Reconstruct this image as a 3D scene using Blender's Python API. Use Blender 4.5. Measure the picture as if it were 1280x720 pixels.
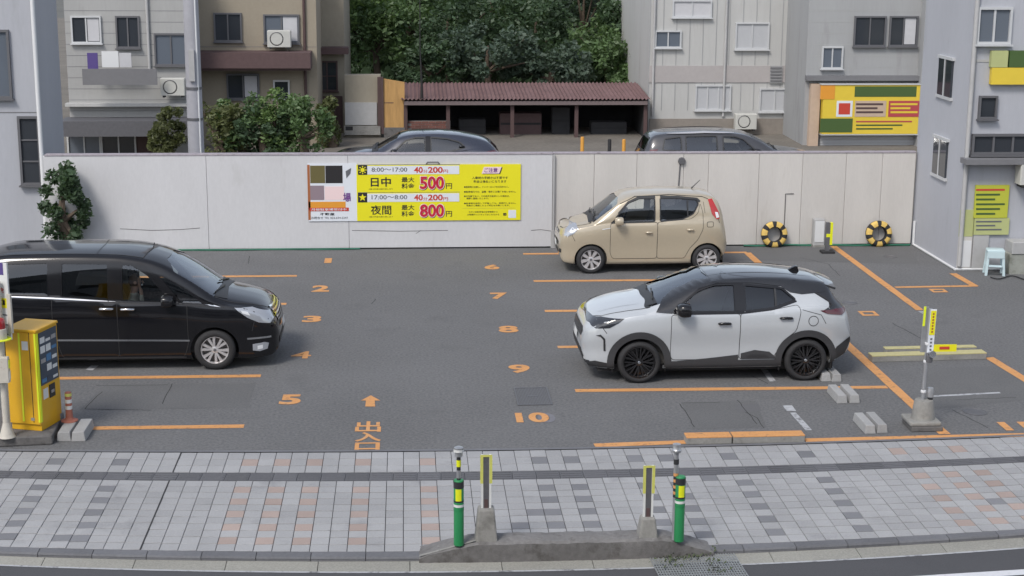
import bpy, bmesh, math, random
from math import sin, cos, pi, radians as RAD, sqrt, atan2
from mathutils import Vector, Matrix
from mathutils.bvhtree import BVHTree
from mathutils.interpolate import poly_3d_calc
for o in list(bpy.data.objects): bpy.data.objects.remove(o)
SC = bpy.context.scene
COL = SC.collection
random.seed(7)
# ------------------------------------------------------------------ camera
F_PX, CAM_H, PITCH, YAW, ROLL = 1979.7746, 6.74305, .2242296, .0676216, .0060953
_fw = Vector((sin(YAW)*cos(PITCH), cos(YAW)*cos(PITCH), -sin(PITCH)))
_rt = Vector((cos(YAW), -sin(YAW), 0)); _up = _rt.cross(_fw)
_r = _rt*cos(ROLL)+_up*sin(ROLL); _u = _up*cos(ROLL)-_rt*sin(ROLL)
CAM = Vector((0, 0, CAM_H))
cd = bpy.data.cameras.new('camera'); cam = bpy.data.objects.new('camera', cd); COL.objects.link(cam)
cd.sensor_width = 36; cd.lens = F_PX/1280*36; cd.clip_start = .1; cd.clip_end = 2000
cam.matrix_world = Matrix(((_r.x, _u.x, -_fw.x, CAM.x), (_r.y, _u.y, -_fw.y, CAM.y), (_r.z, _u.z, -_fw.z, CAM.z), (0, 0, 0, 1)))
SC.camera = cam
def ray(px, py): return _fw+_r*((px-640)/F_PX)-_u*((py-360)/F_PX)
def G(px, py, z=0):                 # pixel -> point on the level z
    d = ray(px, py); return CAM+d*((z-CAM_H)/d.z)
def GY(px, py, Y):                  # pixel -> point on an upright plane facing the lot entrance
    d = ray(px, py); return CAM+d*(Y/d.y)
# ------------------------------------------------------------------ world, sun, exposure
SUN_EL, SUN_AZ = RAD(48), RAD(215)   # azimuth measured clockwise from +Y
W = bpy.data.worlds.new('World'); SC.world = W; W.use_nodes = True
nt = W.node_tree; bg = nt.nodes['Background']
sky = nt.nodes.new('ShaderNodeTexSky'); sky.sky_type = 'NISHITA'; sky.sun_disc = False
sky.sun_elevation = SUN_EL; sky.sun_rotation = SUN_AZ; sky.air_density = 1.0; sky.dust_density = 1.6; sky.ozone_density = .6
hs = nt.nodes.new('ShaderNodeHueSaturation'); hs.inputs['Saturation'].default_value = .52   # thin even cloud greys the blue
nt.links.new(sky.outputs[0], hs.inputs['Color']); nt.links.new(hs.outputs[0], bg.inputs[0]); bg.inputs[1].default_value = .11
sl = bpy.data.lights.new('sun', 'SUN'); sun = bpy.data.objects.new('sun', sl); COL.objects.link(sun)
sl.energy = 1.1; sl.angle = RAD(15); sl.color = (1, .95, .88)
_sd = Vector((sin(SUN_AZ)*cos(SUN_EL), cos(SUN_AZ)*cos(SUN_EL), sin(SUN_EL)))
sun.rotation_euler = _sd.to_track_quat('Z', 'Y').to_euler(); sun.location = (0, 0, 30)
SC.view_settings.view_transform = 'Standard'; SC.view_settings.look = 'None'; SC.view_settings.gamma = 1
SC.view_settings.exposure = 0.84
SC.render.engine = 'CYCLES'; SC.cycles.max_bounces = 8; SC.cycles.transparent_max_bounces = 12
# ------------------------------------------------------------------ materials
def S(r, g, b):
    f = lambda c: (c/255/12.92) if c/255 <= .04045 else ((c/255+.055)/1.055)**2.4
    return (f(r), f(g), f(b))
MATS = {}
def mat(name, col, rough=.6, metal=0, var=0, vs=5, var2=0, vs2=.5, bump=0, bs=60, coat=0, rnd=0, dirt=None, spec=.5, stretch=None, rvar=0):
    m = bpy.data.materials.new(name); m.use_nodes = True; n = m.node_tree.nodes; l = m.node_tree.links
    b = n['Principled BSDF']; b.inputs['Roughness'].default_value = rough; b.inputs['Metallic'].default_value = metal
    b.inputs['Coat Weight'].default_value = coat; b.inputs['Coat Roughness'].default_value = .03
    b.inputs['Specular IOR Level'].default_value = spec
    geo = n.new('ShaderNodeNewGeometry'); pos = geo.outputs['Position']
    if stretch:
        mp = n.new('ShaderNodeVectorMath'); mp.operation = 'MULTIPLY'; mp.inputs[1].default_value = stretch
        l.new(pos, mp.inputs[0]); pos2 = mp.outputs[0]
    else: pos2 = pos
    def noise(scale, detail=6, p=None, rough_=.6):
        t = n.new('ShaderNodeTexNoise'); t.inputs['Scale'].default_value = scale; t.inputs['Detail'].default_value = detail
        t.inputs['Roughness'].default_value = rough_; l.new(p or pos2, t.inputs['Vector']); return t.outputs['Fac']
    def math_(op, a, c):
        q = n.new('ShaderNodeMath'); q.operation = op
        for i, v in enumerate((a, c)):
            if isinstance(v, (int, float)): q.inputs[i].default_value = v
            else: l.new(v, q.inputs[i])
        return q.outputs[0]
    f = None
    for amt, sc_ in ((var, vs), (var2, vs2)):
        if amt:
            t = math_('MULTIPLY', math_('SUBTRACT', noise(sc_), .5), amt*3.2)
            f = t if f is None else math_('ADD', f, t)
    if rnd:
        oi = n.new('ShaderNodeObjectInfo'); t = math_('MULTIPLY', math_('SUBTRACT', oi.outputs['Random'], .5), rnd*2)
        if name.startswith('tile'): t = math_('ADD', t, math_('MULTIPLY', math_('SUBTRACT', geo.outputs['Random Per Island'], .5), rnd*2))
        f = t if f is None else math_('ADD', f, t)
    src = None
    if f is not None:
        f = math_('ADD', f, 1.0)
        vm = n.new('ShaderNodeVectorMath'); vm.operation = 'SCALE'; vm.inputs[0].default_value = col; l.new(f, vm.inputs['Scale']); src = vm.outputs[0]
    if dirt:
        for (dc, dsc, dth, dam) in (dirt if isinstance(dirt, list) else [dirt]):
            mr = n.new('ShaderNodeMapRange'); mr.inputs['From Min'].default_value = dth; mr.inputs['From Max'].default_value = dth+.16
            mr.inputs['To Max'].default_value = dam; l.new(noise(dsc, 8, None, .65), mr.inputs['Value'])
            mx = n.new('ShaderNodeMix'); mx.data_type = 'RGBA'; l.new(mr.outputs[0], mx.inputs['Factor'])
            if src is not None: l.new(src, mx.inputs['A'])
            else: mx.inputs['A'].default_value = (*col, 1)
            mx.inputs['B'].default_value = (*dc, 1); src = mx.outputs['Result']
    if src is not None: l.new(src, b.inputs['Base Color'])
    else: b.inputs['Base Color'].default_value = (*col, 1)
    if rvar:
        l.new(math_('ADD', math_('MULTIPLY', math_('SUBTRACT', noise(3), .5), rvar*3), rough), b.inputs['Roughness'])
    if bump:
        bp = n.new('ShaderNodeBump'); bp.inputs['Strength'].default_value = bump; bp.inputs['Distance'].default_value = .01
        l.new(noise(bs, 4, pos), bp.inputs['Height']); l.new(bp.outputs[0], b.inputs['Normal'])
    MATS[name] = m; return m
def glassmat(name, tint, ior=1.8):
    m = bpy.data.materials.new(name); m.use_nodes = True; n = m.node_tree.nodes; l = m.node_tree.links
    n.remove(n['Principled BSDF']); out = n['Material Output']
    tr = n.new('ShaderNodeBsdfTransparent'); tr.inputs[0].default_value = (*tint, 1)
    gl = n.new('ShaderNodeBsdfGlossy'); gl.inputs['Roughness'].default_value = .02; gl.inputs[0].default_value = (.92, .95, 1, 1)
    fr = n.new('ShaderNodeFresnel'); fr.inputs['IOR'].default_value = ior
    mx = n.new('ShaderNodeMixShader'); l.new(fr.outputs[0], mx.inputs[0]); l.new(tr.outputs[0], mx.inputs[1]); l.new(gl.outputs[0], mx.inputs[2])
    l.new(mx.outputs[0], out.inputs[0]); MATS[name] = m; return m
def leafmat(name, col, var=.5):
    m = mat(name, col, rough=.55, var=var, vs=1.3, var2=.3, vs2=9, rnd=.12); n = m.node_tree.nodes; l = m.node_tree.links
    b = n['Principled BSDF']; tl = n.new('ShaderNodeBsdfTranslucent'); tl.inputs[0].default_value = (col[0]*1.5, col[1]*1.6, col[2]*.8, 1)
    mx = n.new('ShaderNodeMixShader'); mx.inputs[0].default_value = .25
    l.new(b.outputs[0], mx.inputs[1]); l.new(tl.outputs[0], mx.inputs[2]); l.new(mx.outputs[0], n['Material Output'].inputs[0]); return m
# ------------------------------------------------------------------ mesh helpers
class MB:
    def __init__(s): s.v = []; s.f = []; s.m = []; s.mi = 0
    def add(s, vs, fs):
        k = len(s.v); s.v += [tuple(v) for v in vs]; s.f += [tuple(i+k for i in f) for f in fs]; s.m += [s.mi]*len(fs); return s
    def box(s, x0, y0, z0, x1, y1, z1, ch=0):
        if ch <= 0:
            return s.add([(x0,y0,z0),(x1,y0,z0),(x1,y1,z0),(x0,y1,z0),(x0,y0,z1),(x1,y0,z1),(x1,y1,z1),(x0,y1,z1)],
                         [(0,3,2,1),(4,5,6,7),(0,1,5,4),(1,2,6,5),(2,3,7,6),(3,0,4,7)])
        c = ch      # chamfered on upright edges and top
        o = [(x0+c,y0),(x1-c,y0),(x1,y0+c),(x1,y1-c),(x1-c,y1),(x0+c,y1),(x0,y1-c),(x0,y0+c)]
        cx, cy = (x0+x1)/2, (y0+y1)/2
        ins = [(cx+(x-cx)*(1-2*c/(x1-x0)), cy+(y-cy)*(1-2*c/(y1-y0))) for x, y in o]
        vs = [(x,y,z0) for x,y in o]+[(x,y,z1-c) for x,y in o]+[(x,y,z1) for x,y in ins]
        fs = [tuple(range(7,-1,-1)), tuple(range(16,24))]
        for r in (0, 8):
            for i in range(8): j = (i+1) % 8; fs.append((r+i, r+j, r+8+j, r+8+i))
        return s.add(vs, fs)
    def prism(s, poly, axis, a, b):    # poly of (p,q), extruded along axis; x:(y,z) y:(x,z) z:(x,y)
        def P(p, q, t): return {'x': (t,p,q), 'y': (p,t,q), 'z': (p,q,t)}[axis]
        n = len(poly); vs = [P(p,q,a) for p,q in poly]+[P(p,q,b) for p,q in poly]
        fs = [tuple(range(n)), tuple(range(2*n-1, n-1, -1))]+[(i, i+n, (i+1)%n+n, (i+1)%n) for i in range(n)]
        return s.add(vs, fs)
    def lathe(s, prof, n=24, axis='z', c=(0,0,0), cap=True):   # prof of (r,h)
        vs = []; fs = []
        for r, h in prof:
            for k in range(n):
                a = 2*pi*k/n; u, w = r*cos(a), r*sin(a)
                v = {'z': (u,w,h), 'y': (u,h,w), 'x': (h,u,w)}[axis]; vs.append((v[0]+c[0], v[1]+c[1], v[2]+c[2]))
        for i in range(len(prof)-1):
            for k in range(n): j = (k+1) % n; fs.append((i*n+k, i*n+j, (i+1)*n+j, (i+1)*n+k))
        if cap:
            if prof[0][0] > 1e-4: fs.append(tuple(range(n-1,-1,-1)))
            if prof[-1][0] > 1e-4: fs.append(tuple(range((len(prof)-1)*n, len(prof)*n)))
        return s.add(vs, fs)
    def tube(s, pts, r, n=8):
        pts = [Vector(p) for p in pts]; vs = []; fs = []; rs = r if isinstance(r, (list, tuple)) else [r]*len(pts)
        prev = None
        for i, p in enumerate(pts):
            d = (pts[min(i+1, len(pts)-1)]-pts[max(i-1, 0)]).normalized()
            if prev is None: a = d.orthogonal().normalized()
            else: a = (prev-d*prev.dot(d)).normalized()
            prev = a; b = d.cross(a)
            for k in range(n): t = 2*pi*k/n; vs.append(p+(a*cos(t)+b*sin(t))*rs[i])
        for i in range(len(pts)-1):
            for k in range(n): j = (k+1) % n; fs.append((i*n+k, i*n+j, (i+1)*n+j, (i+1)*n+k))
        fs.append(tuple(range(n-1,-1,-1))); fs.append(tuple(range((len(pts)-1)*n, len(pts)*n)))
        return s.add(vs, fs)
    def quad(s, a, b, c, d): return s.add([a,b,c,d], [(0,1,2,3)])
    def mesh(s, name, mats):
        me = bpy.data.meshes.new(name); me.from_pydata(s.v, [], s.f)
        for m_ in (mats if isinstance(mats, (list, tuple)) else [mats]): me.materials.append(MATS[m_] if isinstance(m_, str) else m_)
        if any(s.m): me.polygons.foreach_set('material_index', s.m)
        bm = bmesh.new(); bm.from_mesh(me); bmesh.ops.recalc_face_normals(bm, faces=bm.faces); bm.to_mesh(me); bm.free()
        return me
    def build(s, name, mats, parent=None, loc=(0,0,0), rz=0, smooth=None, bevel=0):
        me = s.mesh(name, mats); return link(name, me, parent, loc, rz, smooth, bevel)
def link(name, me, parent=None, loc=(0,0,0), rz=0, smooth=None, bevel=0):
    o = bpy.data.objects.new(name, me); COL.objects.link(o); o.location = loc; o.rotation_euler = (0,0,rz)
    if parent: o.parent = parent
    if smooth is not None:
        me.shade_smooth(); me.set_sharp_from_angle(angle=RAD(smooth))
    if bevel:
        b = o.modifiers.new('bevel', 'BEVEL'); b.width = bevel; b.segments = 2; b.limit_method = 'ANGLE'; b.angle_limit = RAD(40)
    return o
def thing(name, label, cat, loc=(0,0,0), rz=0, group=None):
    o = bpy.data.objects.new(name, None); COL.objects.link(o); o.location = loc; o.rotation_euler = (0,0,rz); o.empty_display_size = .1
    return tag(o, label, cat, group)
def tag(o, label, cat, group=None, kind=None):
    o['label'] = label; o['category'] = cat
    if group: o['group'] = group
    if kind: o['kind'] = kind
    return o
def struct(o): o['kind'] = 'structure'; return o
def stuff(o): o['kind'] = 'stuff'; return o
def dup(o, parent=None):
    c = o.copy(); COL.objects.link(c)
    if parent: c.parent = parent
    for ch in list(o.children): dup(ch, c)
    return c
def text_mesh(body, x0, y0, x1, y1, bold=0.0, ext=0, keep=False, space=1.0):   # glyph outlines stretched into the box, in the XY plane
    c = bpy.data.curves.new('lettering', 'FONT'); c.body = body; c.offset = bold; c.extrude = 0; c.space_character = space; c.resolution_u = 4
    o = bpy.data.objects.new('lettering', c); COL.objects.link(o)
    dg = bpy.context.evaluated_depsgraph_get(); me = bpy.data.meshes.new_from_object(o.evaluated_get(dg))
    bpy.data.objects.remove(o); bpy.data.curves.remove(c)
    xs = [v.co.x for v in me.vertices]; ys = [v.co.y for v in me.vertices]
    ax, bx, ay, by = min(xs), max(xs), min(ys), max(ys)
    sx = (x1-x0)/max(1e-6, bx-ax); sy = (y1-y0)/max(1e-6, by-ay)
    for v in me.vertices: v.co = (x0+(v.co.x-ax)*sx, y0+(v.co.y-ay)*sy, 0)
    me.materials.clear(); return me
def text_ground(body, px0, py0, px1, py1, m, parent, z=.005, bold=.03, name='painted_number', rz=0):
    a = G(px0, py1); b = G(px1, py1); c = G((px0+px1)/2, py0)
    me = text_mesh(body, a.x, a.y, b.x, c.y, bold); me.materials.append(MATS[m])
    for v in me.vertices: v.co.z = z
    return link(name, me, parent)
def text_wall(body, px0, py0, px1, py1, Y, m, parent, bold=0, name='lettering', off=None, dxz=(0,0)):
    a = GY(px0, py1, Y); b = GY(px1, py0, Y); org = parent.location if parent else Vector((0,0,0))
    me = text_mesh(body, a.x, a.z, b.x, b.z, bold); me.materials.append(MATS[m])
    for v in me.vertices: v.co = (v.co.x-org.x+dxz[0], Y-org.y, v.co.y-org.z+dxz[1])
    return link(name, me, parent)
# ------------------------------------------------------------------ palette
mat('asphalt', (.138,.139,.142), .9, var=.46, vs=24, var2=.16, vs2=.4, bump=.5, bs=220, dirt=[((.090,.090,.092), .8, .55, .55), ((.21,.21,.215), 1.7, .61, .28), ((.055,.055,.055), 4.0, .63, .5)])
mat('asphalt_patch', (.126,.127,.129), .92, var=.28, vs=34, var2=.12, vs2=.9, bump=.5, bs=200)
mat('asphalt_road', (.075,.076,.083), .9, var=.2, vs=70, var2=.1, vs2=.7, bump=.5, bs=200)
mat('worn_asphalt', (.12,.12,.125), .9, var=.15, vs=60)
mat('crack', (.022,.022,.023), .95)
mat('rear_ground', (.16,.145,.125), .95, var=.25, vs=9, var2=.25, vs2=.8, bump=.6, bs=40)
mat('earth', (.12,.12,.11), .95, var=.2, vs=.3)
mat('orange_paint', (.60,.29,.105), .75, var=.12, vs=30, var2=.1, vs2=1.5, dirt=[((.15,.11,.085), 11, .55, .8), ((.5,.33,.2), 3, .56, .5)])
mat('white_worn', (.42,.43,.45), .8, var=.15, vs=20, dirt=[((.085,.085,.09), 9, .5, .85)])
mat('white_road', (.62,.63,.66), .75, var=.1, vs=20, dirt=[((.09,.09,.09), 6, .6, .6)])
mat('grey_digit_paint', (.17,.17,.19), .8, var=.15, vs=20)
mat('bed', (.028,.028,.03), .95, var=.2, vs=20)
mat('tile_light', (.335,.337,.345), .82, var=.14, vs=45, var2=.13, vs2=.8, bump=.25, bs=150, rnd=.07, dirt=[((.15,.15,.16), 1.3, .57, .5), ((.11,.11,.115), 5, .66, .45)])
mat('tile_grey', (.19,.193,.207), .82, var=.10, vs=60, var2=.12, vs2=1, bump=.25, bs=150, rnd=.09)
mat('tile_orange', (.37,.295,.265), .82, var=.10, vs=60, var2=.13, vs2=1, bump=.25, bs=150, rnd=.08)
mat('tactile', (.115,.117,.128), .8, var=.14, vs=30, var2=.12, vs2=1, rnd=.15)
mat('kerb', (.14,.143,.155), .85, var=.15, vs=25, var2=.2, vs2=1.2, bump=.4, bs=80, rnd=.1)
mat('gutter', (.30,.295,.265), .9, var=.25, vs=45, var2=.15, vs2=.8, bump=.6, bs=120, rnd=.06)
mat('concrete', (.26,.255,.24), .88, var=.16, vs=22, var2=.22, vs2=2.2, bump=.5, bs=70, dirt=[((.11,.105,.095), 5, .55, .6)])
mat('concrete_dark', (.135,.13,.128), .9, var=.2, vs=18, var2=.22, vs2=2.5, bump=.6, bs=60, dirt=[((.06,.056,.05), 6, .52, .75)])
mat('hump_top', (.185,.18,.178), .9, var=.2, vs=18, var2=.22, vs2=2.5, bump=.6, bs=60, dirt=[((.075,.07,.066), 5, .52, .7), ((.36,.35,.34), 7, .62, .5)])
mat('concrete_block', (.33,.33,.33), .88, var=.12, vs=40, var2=.12, vs2=3, bump=.4, bs=90, rnd=.1)
mat('wall_white', (.56,.56,.575), .8, var=.05, vs=20, var2=.08, vs2=1.0, bump=.12, bs=25, dirt=[((.36,.35,.33), 1.3, .64, .5), ((.22,.21,.2), 7, .72, .5)], stretch=(1,1,.35))
mat('wall_beige', (.55,.53,.505), .82, var=.05, vs=20, var2=.09, vs2=1.0, bump=.15, bs=25, rnd=.035, dirt=[((.36,.33,.29), 1.5, .60, .5), ((.2,.18,.16), 6, .74, .5)], stretch=(1.6,1,.3))
mat('wall_cap', (.33,.30,.33), .7, var=.2, vs=12, dirt=[((.12,.10,.10), 5, .55, .6)])
mat('dark_gap', (.03,.03,.032), .9)
mat('black_rubber', (.022,.022,.024), .75, var=.2, vs=20)
mat('tyre', (.025,.025,.027), .8, var=.15, vs=30, bump=.2, bs=80)
mat('black_plastic', (.03,.031,.034), .5, var=.1, vs=20)
mat('gloss_black', (.012,.012,.014), .12)
mat('trim_grey', (.045,.046,.05), .55, var=.08, vs=30)
mat('chrome', (.75,.76,.78), .12, 1)
mat('silver', (.66,.65,.66), .3, .55, var=.03, vs=20)
mat('rim_black', (.018,.018,.02), .2, .2, coat=.5)
mat('brake', (.2,.19,.185), .5, .8)
mat('paint_black', (.007,.007,.009), .10, coat=.25, var=.1, vs=6, rvar=.02)
mat('paint_pearl', (.50,.525,.55), .3, .12, coat=1.0, var=.02, vs=20)
mat('paint_beige', (.475,.41,.305), .32, .18, coat=1.0, var=.03, vs=20)
mat('paint_navy', (.035,.04,.06), .2, .2, coat=1.0)
mat('paint_grey', (.06,.06,.066), .22, .2, coat=1.0)
mat('paint_roof', (.017,.017,.019), .14, coat=1.0)
mat('lamp_clear', (.42,.44,.48), .10, .3, coat=1.0)
mat('lamp_dark', (.028,.03,.036), .08, .0, coat=1.0)
mat('lamp_bright', (.85,.87,.9), .15, .2, coat=1)
mat('lamp_red', (.46,.022,.02), .15, coat=1.0)
mat('lamp_red_dark', (.09,.012,.02), .12, coat=1.0)
mat('lamp_amber', (.6,.22,.03), .2, coat=1.0)
mat('plate_white', (.72,.73,.72), .5)
mat('interior', (.08,.078,.076), .8)
mat('seat_grey', (.16,.155,.15), .9, var=.1, vs=20)
mat('seat_light', (.26,.25,.235), .9, var=.1, vs=20)
glassmat('glass_clear', (.94,.97,.95), 1.9)
glassmat('glass_green', (.74,.83,.80), 3.3)
glassmat('glass_tint', (.10,.10,.105), 1.75)
glassmat('glass_smoke', (.26,.27,.28), 2.1)
mat('skin', (.55,.34,.25), .55)
mat('hair', (.085,.045,.025), .6, var=.2, vs=40)
mat('shirt', (.66,.66,.58), .85, var=.06, vs=25)
mat('trousers', (.62,.61,.54), .85, var=.06, vs=25)
mat('machine_orange', (.68,.38,.015), .4, var=.05, vs=6, dirt=[((.33,.18,.02), 3, .62, .4)], coat=.2)
mat('fluoro', (.72,.82,.03), .5)
mat('sticker_white', (.66,.67,.66), .6, var=.05, vs=10)
mat('sticker_blue', (.07,.19,.36), .5)
mat('sticker_dark', (.05,.07,.10), .4)
mat('red_lens', (.32,.015,.02), .2, coat=.8)
mat('cream_metal', (.52,.49,.43), .55, var=.08, vs=12, dirt=[((.22,.10,.05), 9, .60, .8)])
mat('sign_yellow', (.76,.70,.012), .5, var=.03, vs=3)
mat('sign_white', (.68,.71,.76), .5, var=.03, vs=4)
mat('sign_black', (.02,.018,.02), .5)
mat('sign_red', (.50,.012,.045), .5)
mat('sign_redorange', (.52,.055,.035), .5)
mat('sign_pink', (.80,.62,.62), .5)
mat('sign_grey', (.12,.125,.14), .5)
mat('sign_purple', (.16,.05,.24), .5)
mat('sign_orange', (.70,.30,.035), .5)
mat('sign_brown', (.35,.12,.04), .5)
mat('sign_violet', (.09,.06,.22), .5)
mat('sign_olive', (.13,.11,.04), .5)
mat('sign_mauve', (.26,.2,.23), .5)
mat('pole_green', (.02,.22,.075), .45, var=.06, vs=15, dirt=[((.10,.14,.10), 8, .66, .5)])
mat('steel_dark', (.15,.15,.16), .5, .4, var=.15, vs=20)
mat('steel', (.48,.49,.51), .38, .7, var=.1, vs=15)
mat('steel_grate', (.34,.36,.37), .5, .45, var=.15, vs=20)
mat('reflect_yellow', (.75,.78,.02), .35)
mat('edge_yellow', (.58,.58,.14), .6, var=.1, vs=25)
mat('block_yellow', (.47,.43,.22), .8, var=.12, vs=18, dirt=[((.30,.28,.2), 6, .55, .6)])
mat('cone_red', (.36,.13,.09), .7, var=.1, vs=20)
mat('tyre_yellow', (.68,.47,.13), .7, var=.1, vs=25)
mat('stool_blue', (.50,.62,.65), .5, var=.04, vs=10)
mat('hose_green', (.03,.16,.10), .5)
mat('pvc_white', (.66,.67,.68), .5)
mat('ac_cream', (.50,.50,.47), .6, var=.05, vs=8, dirt=[((.28,.26,.22), 4, .62, .5)])
mat('moss_concrete', (.30,.31,.28), .9, var=.15, vs=14, var2=.2, vs2=2, dirt=[((.08,.085,.06), 3.5, .55, .8)])
# buildings
mat('stucco_lavender', (.40,.41,.445), .9, var=.04, vs=14, var2=.08, vs2=.5, bump=.25, bs=60, dirt=[((.27,.27,.28), 1.2, .58, .5), ((.19,.19,.185), 4, .68, .5)], stretch=(1.5,1.5,.3))
mat('siding_grey', (.36,.36,.355), .85, var=.05, vs=10, var2=.09, vs2=.6, dirt=[((.24,.235,.225), 1.4, .57, .55), ((.15,.145,.14), 5, .68, .5)], stretch=(1.6,1.6,.25))
mat('siding_dark', (.17,.17,.18), .8, var=.06, vs=10, var2=.1, vs2=.7)
mat('stucco_tan', (.315,.275,.215), .9, var=.06, vs=12, var2=.1, vs2=.6, bump=.3, bs=50)
mat('wood_brown', (.085,.052,.05), .75, var=.2, vs=14, stretch=(1,1,6))
mat('plywood', (.46,.27,.10), .75, var=.18, vs=5, var2=.2, vs2=1.5, stretch=(5,1,.5), dirt=[((.25,.14,.06), 3, .58, .6)])
mat('panel_grey', (.40,.40,.40), .8, var=.06, vs=8, var2=.1, vs2=1)
mat('wall_tan', (.30,.27,.215), .88, var=.08, vs=8, var2=.12, vs2=1.2, stretch=(1,1,.5))
mat('rust_roof', (.17,.10,.098), .75, var=.2, vs=5, var2=.22, vs2=1, dirt=[((.10,.055,.05), 3, .55, .6)])
mat('fascia_brown', (.16,.125,.125), .7, var=.1, vs=10)
mat('shed_gloom', (.035,.035,.038), .85, var=.2, vs=4)  # near black: the shade inside the shed is put into the colour
mat('brick_red', (.17,.075,.06), .85, var=.2, vs=30, rnd=.2)
mat('mortar', (.25,.24,.23), .9)
mat('cladding_light', (.455,.455,.445), .8, var=.04, vs=9, var2=.08, vs2=.6, dirt=[((.32,.295,.28), 1.3, .56, .55), ((.2,.19,.18), 5, .68, .5)], rnd=.04, stretch=(1.6,1.6,.25))
mat('cladding_pink', (.40,.375,.37), .8, var=.05, vs=9, var2=.08, vs2=.6, rnd=.05)
mat('cladding_mid', (.33,.335,.34), .8, var=.04, vs=9, var2=.08, vs2=.6, rnd=.04, dirt=[((.22,.215,.21), 1.3, .57, .55), ((.14,.135,.13), 5, .68, .5)], stretch=(1.6,1.6,.25))
mat('plinth_brown', (.24,.215,.19), .88, var=.1, vs=10, var2=.12, vs2=1)
mat('window_frame', (.14,.14,.15), .5, .3)
mat('window_frame_light', (.55,.56,.57), .5, .2)
mat('pane_dark', (.035,.04,.048), .06, coat=.4)
mat('pane_sky', (.12,.14,.17), .05, coat=.6)
mat('curtain', (.5,.5,.52), .8, var=.05, vs=8)
mat('shutter', (.48,.49,.51), .55, .2, var=.03, vs=10)
mat('roof_tile', (.10,.10,.11), .7, var=.15, vs=10)
mat('roof_brown', (.10,.062,.062), .75, var=.15, vs=8)
mat('awning_peach', (.50,.38,.29), .8, var=.06, vs=8)
mat('shop_yellow', (.70,.52,.05), .5, var=.05, vs=4)
mat('shop_red', (.42,.06,.07), .5)
mat('shop_green', (.06,.11,.03), .5)
mat('lime_sign', (.46,.48,.05), .5, var=.05, vs=3)
mat('lime_pale', (.42,.45,.20), .6, var=.06, vs=4)
mat('utility_concrete', (.36,.36,.39), .85, var=.08, vs=10, var2=.1, vs2=1)
mat('wire', (.02,.02,.02), .7)
mat('post_orange', (.62,.30,.05), .6)
mat('bark', (.10,.075,.055), .9, var=.25, vs=12, bump=.6, bs=30)
leafmat('leaf_green', (.105,.17,.07))
leafmat('leaf_deep', (.06,.10,.052))
leafmat('leaf_olive', (.10,.115,.045))
leafmat('leaf_blue', (.075,.11,.08))
leafmat('leaf_bright', (.13,.20,.07))
mat('weed', (.055,.075,.03), .7, var=.3, vs=20)
# ================================================================== setting
ZR = -.06
def quadfit(pts, z=0):
    P = [G(a, b, z) for a, b in pts]; (x0,y0),(x1,y1),(x2,y2) = [(p.x,p.y) for p in P]
    def f(x): return y0*(x-x1)*(x-x2)/((x0-x1)*(x0-x2))+y1*(x-x0)*(x-x2)/((x1-x0)*(x1-x2))+y2*(x-x0)*(x-x1)/((x2-x0)*(x2-x1))
    lo, hi = x0-1.2, x2+1.2
    def g(x):
        if lo <= x <= hi: return f(x)
        e = lo if x < lo else hi; d = (f(e+.01)-f(e-.01))/.02
        return f(e)+d*(x-e)*.5
    return g
Ytop = quadfit([(0,564),(640,563),(1280,545.5)]); Yt0 = quadfit([(0,588),(640,588.5),(1280,570)]); Yt1 = quadfit([(0,597.5),(640,599),(1280,577.5)])
Yb = quadfit([(0,683),(640,687.5),(1280,661)]); Yk = quadfit([(0,690),(640,695),(1280,667)])
Yg = quadfit([(0,706),(640,713.5),(1280,684.5)], ZR)
def ribbon(fa, fb, x0, x1, z, n=60):
    mb = MB()
    for i in range(n):
        a = x0+(x1-x0)*i/n; b = x0+(x1-x0)*(i+1)/n
        mb.quad((a, fa(a), z), (b, fa(b), z), (b, fb(b), z), (a, fb(a), z))
    return mb
XA, XB = -14, 18
struct(MB().quad((-400,-200,-.14),(400,-200,-.14),(400,600,-.14),(-400,600,-.14)).build('ground', 'earth'))
road = struct(ribbon(lambda x: Yg(x)-13, lambda x: Yg(x)+.004, -60, 60, ZR, 90).build('road', 'asphalt_road'))
gut = struct(ribbon(lambda x: Yg(x), lambda x: Yk(x)+.03, XA, XB, ZR-.02).build('gutter', 'bed'))
k = 0; x = XA
while x < XB:                       # cast gutter slabs
    L_ = .995 if k % 2 else 1.0; y0, y1 = Yg(x+.5), Yk(x+.5); a = atan2(Yg(x+1)-Yg(x), 1)
    mb = MB(); d = .004
    mb.add([(x+d, Yg(x+d), ZR-.02), (x+1-d, Yg(x+1-d), ZR-.02), (x+1-d, Yk(x+1-d)-.002, ZR-.02), (x+d, Yk(x+d)-.002, ZR-.02),
            (x+d, Yg(x+d), ZR+.004), (x+1-d, Yg(x+1-d), ZR+.004), (x+1-d, Yk(x+1-d)-.002, ZR+.014), (x+d, Yk(x+d)-.002, ZR+.014)],
           [(4,5,6,7),(0,1,5,4),(1,2,6,5),(2,3,7,6),(3,0,4,7)])
    mb.build('gutter_slab', 'gutter', gut); x += 1.0; k += 1
ribbon(lambda x: Yg(x)-.035, lambda x: Yg(x)+.001, XA, XB, ZR+.004).build('road_edge_strip', 'white_worn', road)
wl = quadfit([(1130,721),(1205,716),(1280,711)], ZR)
a_ = G(1128, 721, ZR).x
ribbon(lambda x: G(1280,712,ZR).y+(x-G(1280,712,ZR).x)*.095-.14, lambda x: G(1280,712,ZR).y+(x-G(1280,712,ZR).x)*.095, a_-8, 14, ZR+.004, 40).build('painted_line', 'white_road', road)
ribbon(lambda x: 5.2, lambda x: 5.35, -60, 60, ZR+.004, 10).build('painted_line', 'white_road', road)
# far pavement under the camera side of the road
struct(MB().box(-60, -6, -.12, 60, 2.6, .04).build('far_pavement', 'concrete'))
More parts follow.
